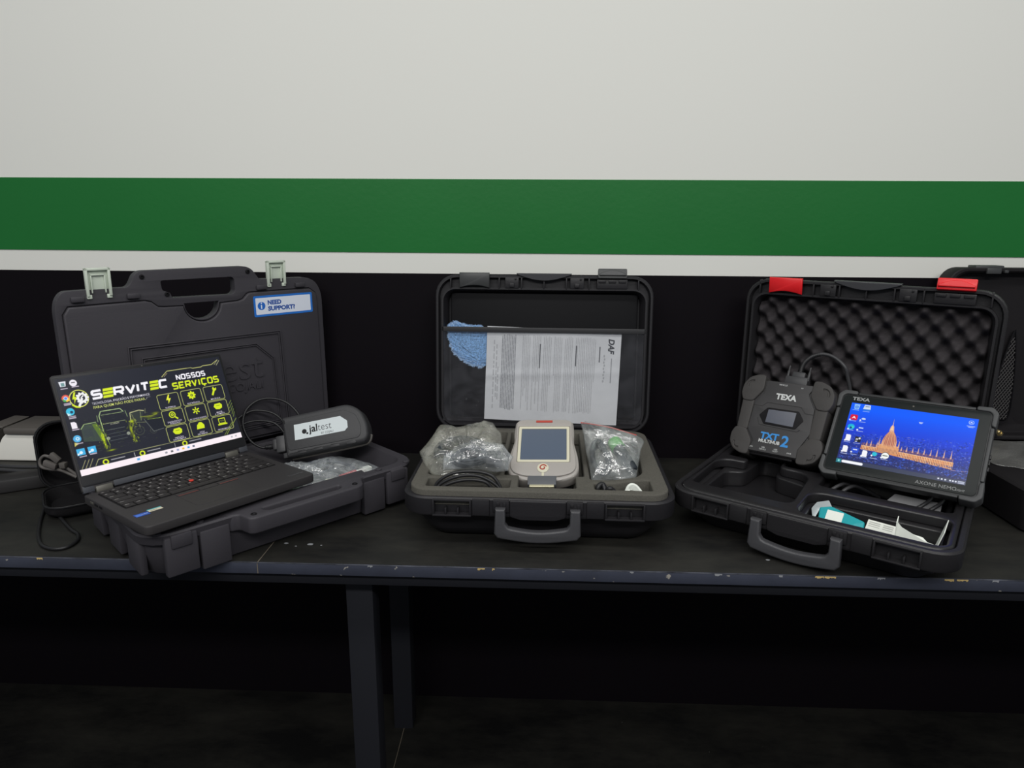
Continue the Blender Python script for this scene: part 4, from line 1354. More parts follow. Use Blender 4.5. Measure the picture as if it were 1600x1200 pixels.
bo2 = rpoly([(-.057, .060), (-.046, .066), (.046, .066), (.057, .060), (.057, .010), (.064, -.034), (.065, -.060), (.058, -.073), (.040, -.081), (.0, -.085), (-.040, -.081), (-.058, -.073), (-.065, -.060), (-.064, -.034), (-.057, .010)], .010)
bi2 = rect_lim(-.0525, .0525, -.0475, .0475, .003)
obj('front_shell', plate(bo2, [bi2], -.001, .004, .002), M_TRL, dv)
obj('bezel', plate(rect_lim(-.052, .052, -.047, .047, .003), [rect_lim(-.046, .046, -.041, .041, .001)], 0, .0035, .001), M_CREAM, dv)
M_LCD = mat('unlit blue grey screen', S(84, 95, 112), .16, .55)
obj('screen', plate(rect_lim(-.0465, .0465, -.0415, .0415, .001), (), 0, .0015), M_LCD, dv, label='unlit blue grey screen')
o = obj('logo_button', lathe([(.0115, 0), (.0115, .0012), (.010, .0022), (.009, .0022)], 24), M_CREAM, dv, loc=(0, -.0635, .004))
M_LOGO = mat('red brown mark', S(176, 70, 58), .5, .3)
cu_ = [(.0075 * (1 - .055 * k) * math.cos(.55 * k + .4), .0075 * (1 - .055 * k) * math.sin(.55 * k + .4), .0024) for k in range(13)]
obj('spiral_mark', tube(cu_, .0012, 6, 3), M_LOGO, o)
obj('top_label', boxes([((.0, .0595, .0045), (.034, .0055, .002), .0006)]), M_LOGO, dv, label='red brown strip')
obj('seam_ridge', tube([(-.060, -.077, -.004), (-.030, -.0875, -.003), (0, -.091, -.003), (.030, -.0875, -.003), (.060, -.077, -.004)], .0022, 8, 5), M_TRL, dv)
obj('thumb_slot', boxes([((0, -.0795, .003), (.005, .010, .004), .001)]), M_CREAM, dv)
obj('plug_body', boxes([((-.001, -.098, .004), (.055, .022, .014), .002)]), mat('grey plug plastic', S(88, 90, 94), .5, .4), dv)
obj('plug_shell', boxes([((-.001, -.1115, .006), (.047, .006, .010), .001)]), mat('nickel plug shell', S(200, 194, 165), .35, .5, metal=.5), dv)

# ---- bags of leads in the middle case
f1_ = in_frame(CM, (-.137, -.05, .126), (.42, 0, 0))
out = [(-.068, .057), (-.033, .047), (.001, .059), (.042, .075), (.051, .055), (.060, .041), (.066, .0), (.066, -.027), (.060, -.066), (-.043, -.090), (-.068, -.069), (-.082, -.043), (-.095, -.014), (-.081, .015)]
o = obj('poly_bag', bag_mesh(out, .034, 5, wr=.007, fr=30, bottom=.95, full=5), M_FILM, None, f1_)
tag(o, 'large milky polythene bag of coiled lead, left of the hand reader', 'plastic bag')
M_TEAL = mat('dark slate lead', S(46, 52, 57), .5, .3)
def coil(cx, cy, rx, ry, n, z, r, seed=0, rot=0, a0=0, a1=2 * PI):
    random.seed(seed)
    pts = []
    N = 14 * n
    for k in range(N + 1):
        a = a0 + (a1 - a0) * k / N * n
        q = 1 + .08 * math.sin(k * .37 + seed) + .05 * random.uniform(-1, 1)
        x, y = rx * q * math.cos(a), ry * q * math.sin(a)
        pts.append((cx + x * math.cos(rot) - y * math.sin(rot), cy + x * math.sin(rot) + y * math.cos(rot), z + .004 * math.sin(a * 1.3 + seed) + .0016 * (k / 14)))
    return tube(pts, r, 8, 3)
o = obj('coiled_lead', coil(-.016, -.010, .040, .030, 8, -.008, .0080, 3, .25), M_TEAL, None, f1_)
tag(o, 'thick dark slate lead coiled in the large milky bag', 'cable')
f2_ = in_frame(CM, (-.105, -.099, .146), (.45, 0, 0))
out = [(-.071, -.026), (-.050, -.008), (-.026, .003), (-.015, .006), (.009, .003), (.038, .006), (.048, -.012), (.058, -.026), (.052, -.044), (.051, -.060), (.034, -.064), (.005, -.055), (-.068, -.062)]
o = obj('poly_bag', bag_mesh(out, .028, 8, wr=.007, fr=52, bottom=.5, full=4.5), M_FILM2, None, f2_)
tag(o, 'small shiny crumpled polythene bag in front of the large milky bag', 'plastic bag')
t_ = thing('plug_lead', 'black plug and looped lead inside the small shiny bag', 'connector', f2_)
obj('plug', boxes([((.022, -.032, .000), (.026, .034, .012), .003)]), M_RUB2, t_)
obj('plug', boxes([((-.008, -.022, .000), (.026, .024, .012), .003)]), M_RUB2, t_)
obj('lead', coil(-.022, -.030, .030, .016, 5, -.003, .0036, 6, .1), M_TEAL, t_)
f3_ = in_frame(CM, (.142, -.058, .126), (.42, 0, 0))
out = [(-.062, .082), (-.043, .078), (-.001, .066), (.045, .047), (.060, .034), (.051, .011), (.042, -.035), (.036, -.064), (.005, -.077), (-.009, -.072), (-.038, -.079), (-.047, -.076), (-.049, -.039), (-.054, -.004), (-.058, .050)]
o = obj('zip_bag', bag_mesh(out, .034, 12, wr=.006, fr=28, bottom=.7, full=4.5), M_FILM3, None, f3_)
tag(o, 'clear zip bag with a red seal, right of the hand reader', 'plastic bag')
M_REDZ = mat('red bag seal', S(206, 70, 58), .5, .3)
z_ = obj('red_seal', tube([(-.062, .082, .002), (-.043, .078, .003), (-.001, .066, .004), (.045, .047, .003)], .0014, 6, 5), M_REDZ, o)
gc = thing('green_connector', 'round green cap connector with a thick slate handle inside the clear zip bag', 'connector', in_frame(f3_, (.006, .014, .002), (0, 0, .36)) @ Matrix.Scale(.76, 4))
M_GRN = mat('green plastic cap', S(112, 186, 104), .45, .4)
me = lathe([(.015, -.016), (.018, -.014), (.018, .010), (.016, .014), (.012, .016)], 24)
obj('cap', me, M_GRN, gc, mx((0, .008, 0), (-PI / 2, 0, 0)))
me = lathe([(.010, -.085), (.0145, -.080), (.016, -.03), (.0155, -.004), (.014, 0)], 20)
obj('grip', me, M_TEAL, gc, mx((0, -.006, 0), (-PI / 2, 0, 0)))
o = obj('coiled_lead', coil(-.028, -.014, .014, .042, 6, -.006, .0040, 9, .1), M_TEAL, None, f3_)
tag(o, 'slate lead coiled beside the green connector in the clear zip bag', 'cable')
# black lead coiled in the front foam pocket
bm = bmesh.new()
o = obj('black_lead', tube([(x, -.186 + (y + .182) * .6, z) for x, y, z in [(-.182, -.175, .085), (-.178, -.168, .104), (-.150, -.164, .121), (-.110, -.162, .1245), (-.080, -.167, .117), (-.064, -.176, .092),
                           (-.075, -.180, .088), (-.170, -.178, .088), (-.172, -.172, .102), (-.140, -.171, .117), (-.105, -.170, .118), (-.076, -.172, .104), (-.070, -.178, .090), (-.120, -.182, .084), (-.168, -.181, .084), (-.165, -.178, .100), (-.130, -.178, .112), (-.095, -.178, .110), (-.080, -.178, .096)]], .0030, 10, 8), M_RUB, None, CM)
tag(o, 'glossy black lead arched out of the front left foam pocket', 'cable')
o = obj('black_lead', tube([(.106, -.174, .072), (.104, -.172, .098), (.112, -.166, .104), (.118, -.172, .094), (.124, -.176, .100), (.130, -.175, .096), (.137, -.178, .088), (.142, -.179, .082)], .0048, 10, 6), M_RUB, None, CM)
tag(o, 'thick black lead end poking from the foam pocket below the clear zip bag', 'cable')
bm = bmesh.new()
for k in range(5):
    tube([(.150 + .002 * k, -.176, .086 + .002 * k), (.158, -.172, .1045 - .0016 * k), (.170, -.170, .104 - .002 * k), (.183 - .001 * k, -.176, .090)], .0028, 8, 5, bm=bm)
o = obj('white_lead', from_bm(bm, angle=60), M_WHITE, None, CM)
tag(o, 'bundle of white lead in the front right foam pocket', 'cable')

# ------------------------------------------------------------------ right case with egg crate foam
RM = mx((.540, -.358, 0.0006), (0, 0, -.598))
rc, rl = hard_case('equipment_case', 'black hard case with red latches and egg crate foam in its lid', RM, .464, -.184, .1805, .076, 0.0, .361, .046, M_RED, M_BLK2, .009)
# egg crate foam sheet
gx_, gy_ = 168, 126
fw, fh = .424, .308
bm = bmesh.new()
vv = []
for j in range(gy_ + 1):
    row = []
    for i in range(gx_ + 1):
        x, y = -fw / 2 + fw * i / gx_, fh * j / gy_
        px_, py_ = .0405, .0455
        wx_ = .0025 * noise.noise(Vector((x * 12, y * 12, 0)))
        a = math.cos(2 * PI * (x + wx_) / px_) * math.cos(2 * PI * (y + wx_ * 2) / py_)
        h = (.5 + .5 * a) ** 1.1 * .028
        e = min(1, min(i, gx_ - i, j, gy_ - j) / 2)
        row.append(bm.verts.new((x, y, (h + .002) * e)))
    vv.append(row)
for j in range(gy_):
    for i in range(gx_):
        bm.faces.new((vv[j][i], vv[j][i + 1], vv[j + 1][i + 1], vv[j + 1][i]))
obj('egg_crate_foam', from_bm(bm, angle=180), M_EGG, rl, mx((0, .020, -.038)), label='black egg crate foam')

# moulded tray with its compartments
tr = rect_lim(-.219, .219, -.172, .168, .034, 6)
h1 = rpoly([(-.208, -.128), (-.034, -.128), (-.026, -.112), (-.034, .024), (-.052, .046), (-.096, .046), (-.100, .138), (-.204, .138), (-.204, .064), (-.160, .060), (-.159, .038), (-.196, .036), (-.212, .012)], [.016] * 6 + [.010, .010, .006, .006, .010, .016, .016])
h2 = rpoly([(.000, -.155), (.198, -.155), (.208, -.145), (.208, -.046), (.196, -.036), (.006, -.042), (-.012, -.060), (-.012, -.140)], .016)
h3 = rpoly([(-.010, -.006), (.205, -.006), (.205, .140), (-.010, .140)], .014)
M_TRAY = mat('smooth black tray plastic', S(35, 34, 36), .32, .45)
h5 = rpoly([(-.090, .062), (-.022, .062), (-.022, .138), (-.090, .138)], .010)
obj('tray', plate(tr, [h1, h2, h3, h5], .058, .0775, .004, 3), M_TRAY, rc)
obj('tray_walls', plate(rect_lim(-.2015, .2015, -.150, .148, .02, 6), [rpoly([(-.190, -.120), (-.040, -.120), (-.036, .02), (-.1, .04), (-.106, .12), (-.15, .12), (-.155, .03), (-.19, .01)], .014), rpoly([(-.004, -.142), (.198, -.142), (.198, -.050), (-.004, -.052)], .012), rpoly([(-.002, .002), (.192, .002), (.192, .13), (-.002, .13)], .012)], .026, .0585, .003), M_TRAY, rc)
obj('tray_floor', plate(rect_lim(-.198, .198, -.148, .146, .02, 6), (), .020, .0262, .001), M_TRAY, rc)

# ---- interface with corner bumpers
xm = mx((.4982, -.215, .1625), (1.087, -.032, -.696)) @ Matrix.Scale(.9913, 4)
xb = thing('diagnostic_hub', 'square black diagnostic hub with rubber corner bumpers and a small screen, leaning beside the tablet', 'interface box', xm)
M_HUB = mat('dark grey hub plastic', S(58, 57, 58), .5, .35, bump=(260, .1))
M_BUMP = mat('grey black bumper rubber', S(64, 62, 61), .6, .3, bump=(200, .12))
ho = rpoly([(-.056, .080), (.060, .080), (.076, .058), (.086, .040), (.082, -.045), (.060, -.076), (-.056, -.076), (-.076, -.055), (-.086, -.030), (-.082, .050)], .006)
obj('housing', plate(ho, (), -.044, -.002, .004), M_HUB, xb)
fo_ = rpoly([(-.045, .079), (.055, .079), (.044, .060), (.062, .030), (.064, -.022), (.052, -.048), (.050, -.074), (-.052, -.074), (-.043, -.054), (-.062, -.028), (-.060, .028), (-.045, .050)], .003)
# sunk line round the middle of the face
def wire(pts, r=.0007):
    return tube(pts, r, 6, 1)
g1_ = wire([(-.060, .022, .0013), (-.042, .022, .0013), (-.034, .031, .0013), (.036, .031, .0013), (.046, .019, .0013), (.063, .019, .0013)], .0011)
g2_ = wire([(-.046, -.004, .0013), (-.040, -.018, .0013), (.038, -.021, .0013), (.044, -.016, .0013)], .0011)
obj('face_plate', carve(plate(fo_, (), -.004, .0012, .0008), [g1_, g2_]), M_HUB, xb)
hx = [(-.044, .003), (-.030, .021), (.034, .022), (.047, .004), (.034, -.016), (-.031, -.015)]
obj('screen_surround', plate(rpoly(hx, .003), (), .001, .0024, .0007), M_DARK, xb)
obj('screen', plate(rpoly([(-.027, .017), (.030, .018), (.029, -.012), (-.028, -.0105)], .001), (), .002, .0029), mat('dim grey screen', S(76, 80, 92), .2, .5), xb, label='small dim grey screen')
for sx, sy in ((-1, 1), (1, 1), (1, -1), (-1, -1)):
    bo_ = [(.050, .090), (.066, .090), (.084, .082), (.094, .066), (.095, .046), (.088, .030), (.066, .030), (.048, .058)]
    pts = [(sx * (x if sx > 0 else x * .985), sy * (y if sy > 0 else y * .94)) for x, y in bo_]
    if sx * sy < 0:
        pts = pts[::-1]
    ar = [(sx * (.073 + .010 * math.cos(a)), sy * (.064 + .010 * math.sin(a)), .0038) for a in [(-.4 + k * .25) for k in range(10)]]
    obj('bumper', carve(plate(rpoly(pts, .006), (), -.050, .0035, .0022, 2), [tube(ar, .0026, 8, 2)]), M_BUMP, xb)
for sx in (-1, 1):
    obj('side_guard', plate(rpoly([(sx * .062, .034), (sx * .088, .034), (sx * .086, -.030), (sx * .062, -.032)], .004), (), -.046, .001, .003), M_BUMP, xb)
for (t, x, y, sz, m_, off, sx_, nm) in (('TEXA', .0015, .047, .0165, M_WTEXT, .0012, 1.0, 'lettering'), ('MULTIHUB', -.011, -.0505, .0095, M_WTEXT, .0005, .95, 'lettering'), ('VEHICLE', -.010, .073, .0046, M_WTEXT, 0, 1, 'lettering'), ('IN', .029, .071, .0042, M_WTEXT, 0, 1, 'lettering'),
                                ('LAN', -.045, -.066, .0042, M_WTEXT, 0, 1, 'lettering'), ('USB\nDEVICE', -.020, -.066, .0042, M_WTEXT, 0, 1, 'lettering'), ('USB\nHOST', .006, -.066, .0042, M_WTEXT, 0, 1, 'lettering'), ('PWR', .034, -.067, .0042, M_WTEXT, 0, 1, 'lettering')):
    obj(nm, text_mesh(t, sz, .0001, off * .6, sx=sx_), m_, xb, loc=(x, y, .0015))
M_BLUE = mat('blue lettering', S(58, 142, 214), .45, .3)
obj('blue_lettering', text_mesh('TXT', .0185, .0001, .0008, sx=1.05), M_BLUE, xb, loc=(-.0125, -.0395, .0015))
obj('blue_lettering', text_mesh('2', .032, .0001, .0008, sx=1.0), M_BLUE, xb, loc=(.0205, -.0455, .0015))
obj('port_strip', boxes([((-.004, -.078, -.016), (.088, .006, .018), .002)]), M_DARK, xb)
bm = bmesh.new()
add_box(bm, (.010, .088, -.014), (.046, .018, .018), .002)
add_box(bm, (.012, .101, -.014), (.026, .014, .014), .002)
obj('plug', from_bm(bm), M_RUB2, xb)
for x in (-.010, .032):
    obj('plug_screw', lathe([(.0028, 0), (.0028, .018), (.0018, .020), (.0018, .030)], 12), M_RUB2, xb, mx((x, .090, -.010), (-PI / 2, 0, 0)))
cb = [(.012, .106, -.014), (.013, .120, -.013), (.018, .134, -.012), (.030, .147, -.013), (.048, .154, -.015), (.070, .150, -.018), (.092, .134, -.022), (.098, .118, -.034), (.104, .094, -.052), (.108, .066, -.070), (.106, .036, -.082), (.098, .004, -.088)]
obj('cable', tube(cb, .0038, 10, 8), M_RUB2, xb)
bm = bmesh.new()
sp = smooth_path(cb[:5], 5)
for k in range(0, len(sp) - 2, 1):
    d = (sp[k + 1] - sp[k])
    tube([sp[k], sp[k] + d * .45], .0062 - .00008 * k, 10, 1, bm=bm)
obj('strain_relief', from_bm(bm, angle=60), M_RUB, xb)

# ---- rugged tablet
tm = mx((.678, -.353, .164), (.858, -.026, -.65))
tb = thing('rugged_tablet', 'rugged black tablet showing a domed building lit at night, leaning beside the hub', 'tablet', tm)
M_TAB = mat('black tablet shell', S(50, 51, 52), .5, .35)
M_TBUMP = mat('grey tablet bumper', S(72, 73, 74), .55, .35, bump=(200, .1))
obj('shell', plate(rect_lim(-.126, .126, -.086, .086, .012), (), -.022, -.001, .004, 3), M_TAB, tb)
for sx, sy in ((-1, 1), (1, 1), (1, -1), (-1, -1)):
    pts = [(.098, .0835), (.118, .0835), (.1235, .078), (.1235, .056), (.131, .052), (.132, .082), (.122, .0925), (.098, .0915)]
    pts = [(sx * x, sy * y) for x, y in pts]
    if sx * sy < 0:
        pts = pts[::-1]
    obj('corner_bumper', plate(rpoly(pts, .004), (), -.026, .0025, .002), M_TBUMP, tb)
for sx in (-1, 1):
    obj('side_rail', boxes([((sx * .1265, 0, -.010), (.006, .104, .022), .002)]), M_TBUMP, tb)
for sy in (-1, 1):
    obj('side_rail', boxes([((0, sy * .0865, -.010), (.194, .006, .022), .002)]), M_TAB, tb)
for y in (.0, -.012, -.024):
    obj('side_button', boxes([((.1305, y, -.010), (.003, .008, .006), .001)]), M_RUB, tb)
M_GLASS = mat('black cover glass', S(28, 32, 32), .35, .18)
obj('cover_glass', plate(rect_lim(-.1215, .1215, -.0815, .0815, .008), (), -.002, .0006, .0004), M_GLASS, tb)
cv = Canvas(300, 187, 1.0, .624, (20, 70, 230))
def U(v): return v * .624
t_ = np.clip(cv.Y / .624, 0, 1)[..., None]
top, mid, low = np.array((0, 92, 255.)), np.array((22, 62, 214.)), np.array((26, 34, 92.))
cv.a = np.where(t_ > .55, mid + (top - mid) * np.clip((t_ - .55) / .35, 0, 1), low + (mid - low) * np.clip((t_ - .10) / .45, 0, 1))
rs = np.random.RandomState(11)
# the town below the skyline
for k in range(1700):
    x, y = rs.rand(), U(.08 + .62 * rs.rand() ** 1.2 * (.75 + .25 * rs.rand()))
    hz = .50 + .12 * x
    if y > U(hz): continue
    c = [(60, 110, 250), (30, 50, 130), (90, 130, 220), (20, 34, 90), (150, 140, 190), (40, 80, 240)][rs.randint(6)]
    cv.rect(x, y, x + .004 + .012 * rs.rand(), y + .002 + .007 * rs.rand(), c, .55)
for k in range(60):
    x = .2 + .7 * rs.rand(); y = U(.40 + .12 * rs.rand())
    cv.rect(x, y, x + .0022, y + U(.05 + .10 * rs.rand()), (80, 100, 220), .5)
# lit building
AM = [(255, 200, 140), (236, 160, 100), (196, 116, 80), (255, 228, 186), (120, 70, 84)]
def wing(x):
    k = max(0, (x - .30) / .585)
    return .265 - .075 * k, .330 - .035 * k, .375 - .030 * k       # foot, eaves, ridge
xs_ = [.17 + .715 * k / 60 for k in range(61)]
cv.poly([(x, U(wing(x)[1])) for x in xs_] + [(x, U(wing(x)[2])) for x in reversed(xs_)], (96, 70, 116), .9)
cv.poly([(x, U(wing(x)[0])) for x in xs_] + [(x, U(wing(x)[1])) for x in reversed(xs_)], (226, 148, 92), .95)
for k in range(58):
    x = .176 + .0123 * k
    f_, e_, r_ = wing(x)
    cv.rect(x, U(f_ + .008), x + .0062, U(f_ + .5 * (e_ - f_)), (122, 66, 70), .8)
    cv.rect(x + .001, U(f_ + .62 * (e_ - f_)), x + .005, U(f_ + .88 * (e_ - f_)), (150, 84, 70), .75)
    cv.rect(x + .0066, U(f_), x + .0105, U(e_), AM[3] if k % 3 else AM[0], .8)
    if k % 2:
        cv.rect(x, U(e_), x + .0022, U(r_ + .012), (206, 140, 130), .8)
cv.line([(x, U(wing(x)[1])) for x in xs_], .004, (255, 214, 160), .9)
cv.poly([(.300, U(.26)), (.300, U(.36)), (.318, U(.40)), (.452, U(.40)), (.470, U(.36)), (.470, U(.25))], (216, 140, 88), .95)
cv.poly([(.325, U(.38)), (.325, U(.45)), (.334, U(.51)), (.350, U(.575)), (.366, U(.62)), (.398, U(.62)), (.418, U(.57)), (.434, U(.50)), (.442, U(.45)), (.442, U(.38))], (182, 112, 92), .95)
for k in range(9):
    t0 = -1 + k / 4.0
    cv.line([(.3835 + .056 * t0, U(.39)), (.3835 + .055 * t0, U(.46)), (.3835 + .040 * t0, U(.55)), (.382 + .014 * t0, U(.62))], .0036, (255, 206, 150) if k % 2 else (232, 160, 110), .85)
for k in range(16):
    x = .304 + .0102 * k
    cv.rect(x, U(.275), x + .0048, U(.335), (130, 70, 72), .75)
    cv.rect(x + .0052, U(.27), x + .0085, U(.395), (255, 226, 176), .7)
for x in (.306, .332, .436, .462):
    cv.poly([(x - .007, U(.38)), (x, U(.50)), (x + .007, U(.38))], (236, 180, 140), .9)
cv.poly([(.360, U(.62)), (.366, U(.70)), (.376, U(.72)), (.379, U(.84)), (.383, U(.72)), (.392, U(.70)), (.400, U(.62))], (226, 176, 150), .95)
cv.poly([(.366, U(.64)), (.379, U(.74)), (.392, U(.64))], (250, 206, 160), .9)
for x, y in ((.245, .435), (.294, .432), (.21, .42), (.489, .41), (.529, .42), (.576, .43), (.618, .435), (.663, .44), (.712, .44), (.757, .47), (.81, .47), (.862, .47)):
    cv.poly([(x - .006, U(.34)), (x, U(y + .01)), (x + .006, U(.34))], (246, 190, 150), .9)
cv.line([(.88, U(.18)), (1, U(.20))], .006, (214, 170, 170), .7)
for k in range(500):
    x, y = rs.rand(), U(.07 + .16 * rs.rand())
    c = [(26, 70, 190), (18, 26, 60), (30, 44, 110), (60, 110, 230)][rs.randint(4)]
    cv.rect(x, y, x + .004 + .014 * rs.rand(), y + .003 + .008 * rs.rand(), c, .5)
# icons, task bar
cv.poly([(.032, U(.90)), (.026, U(.985)), (.076, U(.985)), (.070, U(.90))], (140, 190, 246)); cv.circ(.051, U(.935), .014, (40, 110, 220), inner=.5)
cv.poly([(.105, U(.92)), (.113, U(.99)), (.162, U(.99)), (.168, U(.92))], (206, 220, 240)); cv.rect(.120, U(.955), .156, U(.97), (120, 140, 170)); cv.rect(.105, U(.895), .168, U(.92), (46, 120, 220))
cv.rect(.018, U(.715), .080, U(.805), (214, 16, 58), r=.012); cv.poly([(.049, U(.785)), (.030, U(.735)), (.049, U(.752)), (.070, U(.735))], (250, 236, 240)); cv.circ(.020, U(.715), .008, (236, 240, 250))
cv.circ(.132, U(.755), .018, (200, 214, 240), ry=.010); cv.circ(.108, U(.725), .008, (236, 240, 250))
cv.circ(.047, U(.60), .030, (20, 170, 226)); cv.circ(.057, U(.595), .014, (60, 214, 190)); cv.circ(.046, U(.585), .010, (16, 60, 130)); cv.circ(.026, U(.56), .008, (236, 240, 250))
cv.rect(.112, U(.592), .150, U(.612), (200, 220, 250)); cv.circ(.104, U(.565), .008, (236, 240, 250))
def doc(x, y):
    cv.poly([(x - .020, y - .034), (x + .022, y - .034), (x + .022, y + .016), (x + .012, y + .030), (x - .020, y + .030)], (244, 244, 250)); cv.circ(x - .020, y - .03, .009, (244, 244, 250))
doc(.047, U(.42)); doc(.047, U(.235)); doc(.213, U(.21))
cv.rect(.106, U(.365), .156, U(.455), (20, 22, 30)); cv.circ(.122, U(.41), .010, (240, 240, 246), inner=.5); cv.rect(.134, U(.415), .150, U(.445), (230, 230, 236)); cv.line([(.110, U(.375)), (.128, U(.375))], .008, (240, 240, 246))
cv.rect(.100, U(.19), .160, U(.275), (34, 74, 206)); cv.rect(.112, U(.235), .148, U(.252), (214, 224, 250)); cv.circ(.104, U(.20), .008, (236, 240, 250))
cv.circ(.293, U(.225), .020, (40, 190, 214)); cv.circ(.272, U(.195), .008, (236, 240, 250))
cv.circ(.378, U(.230), .032, (36, 40, 40)); cv.circ(.378, U(.225), .030, (244, 246, 244)); cv.line([(.358, U(.225)), (.398, U(.225))], .008, (60, 80, 60)); cv.circ(.352, U(.19), .009, (236, 240, 250))
for x, y in ((.047, .885), (.135, .88), (.047, .70), (.128, .70), (.047, .545), (.128, .545), (.047, .345), (.128, .345), (.047, .155), (.127, .165), (.213, .145), (.293, .155), (.378, .165)):
    cv.line([(x - .028, U(y)), (x + .028, U(y))], .006, (206, 214, 244), .8)
cv.circ(.953, U(.935), .020, (214, 224, 250), inner=.82); cv.poly([(.953, U(.955)), (.940, U(.92)), (.953, U(.928)), (.966, U(.92))], (214, 224, 250)); cv.line([(.925, U(.878)), (.985, U(.878))], .005, (190, 204, 246)); cv.line([(.935, U(.862)), (.975, U(.862))], .005, (190, 204, 246))
cv.poly([(.568, U(.835)), (.606, U(.835)), (.596, U(.808)), (.578, U(.808))], (170, 190, 246))
cv.rect(0, 0, 1, U(.062), (52, 60, 84), .9); cv.rect(0, 0, .043, U(.062), (30, 120, 136)); cv.rect(.014, U(.016), .030, U(.046), (140, 220, 220)); cv.rect(.046, U(.010), .222, U(.052), (244, 246, 252), r=.012)
for x in (.80, .825, .85, .885, .905, .925):
    cv.rect(x, U(.022), x + .012, U(.042), (220, 224, 240))
cv.rect(.945, U(.012), .992, U(.028), (214, 220, 240), .8); cv.rect(.945, U(.034), .992, U(.048), (214, 220, 240), .8)
obj('display', cv.mesh(.2085, .130), M_SCREEN2, tb, loc=(0, .0003, .0009), label='lit screen with a blue night cityscape')
M_SIL = mat('silver lettering', S(150, 152, 152), .4, .4)
obj('lettering', text_mesh('TEXA', .0098, .0001, .0003, sx=1.25), M_SIL, tb, loc=(-.090, .0745, .0008))
obj('lettering', text_mesh('AXONE NEMO', .0095, .0001, -.0001, sx=1.0), M_SIL, tb, loc=(.062, -.0745, .0008))
obj('lettering', text_mesh('LIGHT', .0050, .0001, 0, sx=1.0), M_SIL, tb, loc=(.0985, -.0755, .0008))
obj('front_camera', lathe([(.0016, 0), (.0016, .0004), (.0006, .0005)], 10), M_HINGE, tb, loc=(.0, .0745, .0006))

# ---- loose things in the tray
M_TEALP = mat('teal wrapper', S(32, 158, 166), .35, .4, bump=(120, .3))
pk = thing('teal_packet', 'small teal packet with a white label lying in the front compartment of the tray', 'packet', RM @ mx((.0480, -.088, .052), (.72, 0, -.05)) @ Matrix.Scale(.90, 4))
me = plate(rpoly([(-.042, .016), (-.022, .024), (.042, .008), (.047, -.034), (-.034, -.036)], .003), (), -.004, .004, .0035)
obj('wrapper', me, M_TEALP, pk)
obj('foil_end', plate(rpoly([(-.056, .010), (-.050, .026), (-.030, .036), (-.020, .022), (-.040, .016), (-.046, -.016)], .002), (), -.001, .001, .0004), mat('silver foil', S(176, 184, 186), .3, .5, metal=.3), pk)
obj('white_label', plate(rect_lim(-.026, .004, -.010, .014, .001), (), .0038, .0044), M_WHITE, pk)
cv = Canvas(60, 24, 2.5, 1, (226, 228, 220))
for k in range(6):
    for q in range(2):
        if k != 2: cv.rect(.15 + 1.2 * q, .12 + .14 * k, 1.1 + 1.1 * q, .17 + .14 * k, (120, 122, 118), .7)
st_ = obj('printed_strip', cv.mesh(.046, .026), M_PRINT, None, RM @ mx((.1120, -.094, .055), (.70, 0, -.12)))
tag(st_, 'small white printed paper strip beside the teal packet in the tray', 'paper')
bx = thing('cut_carton', 'cut open small white carton standing at the end of the tray compartment', 'carton', RM @ mx((.164, -.089, .0262)))
obj('carton_front', plate(rpoly([(-.027, 0), (.024, 0), (.028, .036), (.014, .038), (-.020, .052), (-.028, .060)], .001), (), -.0006, .0006), M_WHITE, bx, mx((0, -.036, 0), (PI / 2 - .10, 0, 0)))
obj('carton_side', plate([(-.036, 0), (.020, 0), (.020, .064), (-.030, .060)], (), -.0006, .0006), M_WHITE, bx, mx((.023, 0, 0), (PI / 2 + .25, 0, PI / 2)))
obj('carton_side', plate([(-.036, 0), (-.010, 0), (-.022, .066), (-.036, .060)], (), -.0006, .0006), M_WHITE, bx, mx((-.0275, 0, 0), (PI / 2, 0, PI / 2)))
obj('carton_floor', boxes([((-.002, -.010, .0006), (.050, .050, .0012))]), M_WHITE, bx)
obj('carton_flap', plate([(-.026, 0), (.020, .002), (.010, .012), (-.020, .016)], (), -.0005, .0005), M_WHITE, bx, mx((0, -.034, .034), (.5, 0, 0)))
o = obj('film_scrap', bag_mesh([(-.012, -.010), (-.006, .010), (.004, .014), (.008, -.002), (.004, -.014)], .003, 4, rings=4, wr=.002), M_FILM2, None, RM @ mx((.015, -.120, .046), (.9, .5, 0)))
tag(o, 'scrap of clear film at the left end of the tray front compartment', 'plastic film')
# leads and a perforated card in the back compartment
for k, pts in enumerate(([(.004, .010, .060), (.020, .030, .072), (.030, .060, .066), (.060, .100, .040)], [(.022, .012, .058), (.036, .030, .071), (.048, .060, .066), (.080, .100, .040)])):
    o = obj('black_lead', tube(pts, .0034, 8, 8), M_RUB2, None, RM)
    tag(o, 'black lead looping up under the left end of the tablet', 'cable', 'black leads under the left end of the tablet')
for k, dx in enumerate((0, .018)):
    o = obj('black_lead', tube([(.136 + dx, .0085, .042), (.144 + dx, .0090, .060), (.156 + dx, .016, .070), (.166 + dx, .036, .0765), (.168 + dx, .066, .076), (.164 + dx, .10, .058)], .0034, 8, 8), M_RUB, None, RM)
    tag(o, 'black lead arching over the grey card under the right end of the tablet', 'cable', 'black leads over the grey card')
gcard = plate(rpoly([(-.060, -.020), (.035, -.020), (.035, .030), (-.040, .030)], .002), [rect_lim(.016, .026, -.002, .004, .001), rect_lim(.008, .018, -.014, -.009, .002)], -.001, .001)
o = obj('grey_card', gcard, mat('grey card', S(132, 132, 134), .6, .3), None, RM @ mx((.150, .032, .0565), (.35, 0, 0)))
tag(o, 'grey perforated card in the back compartment below the tablet', 'card')

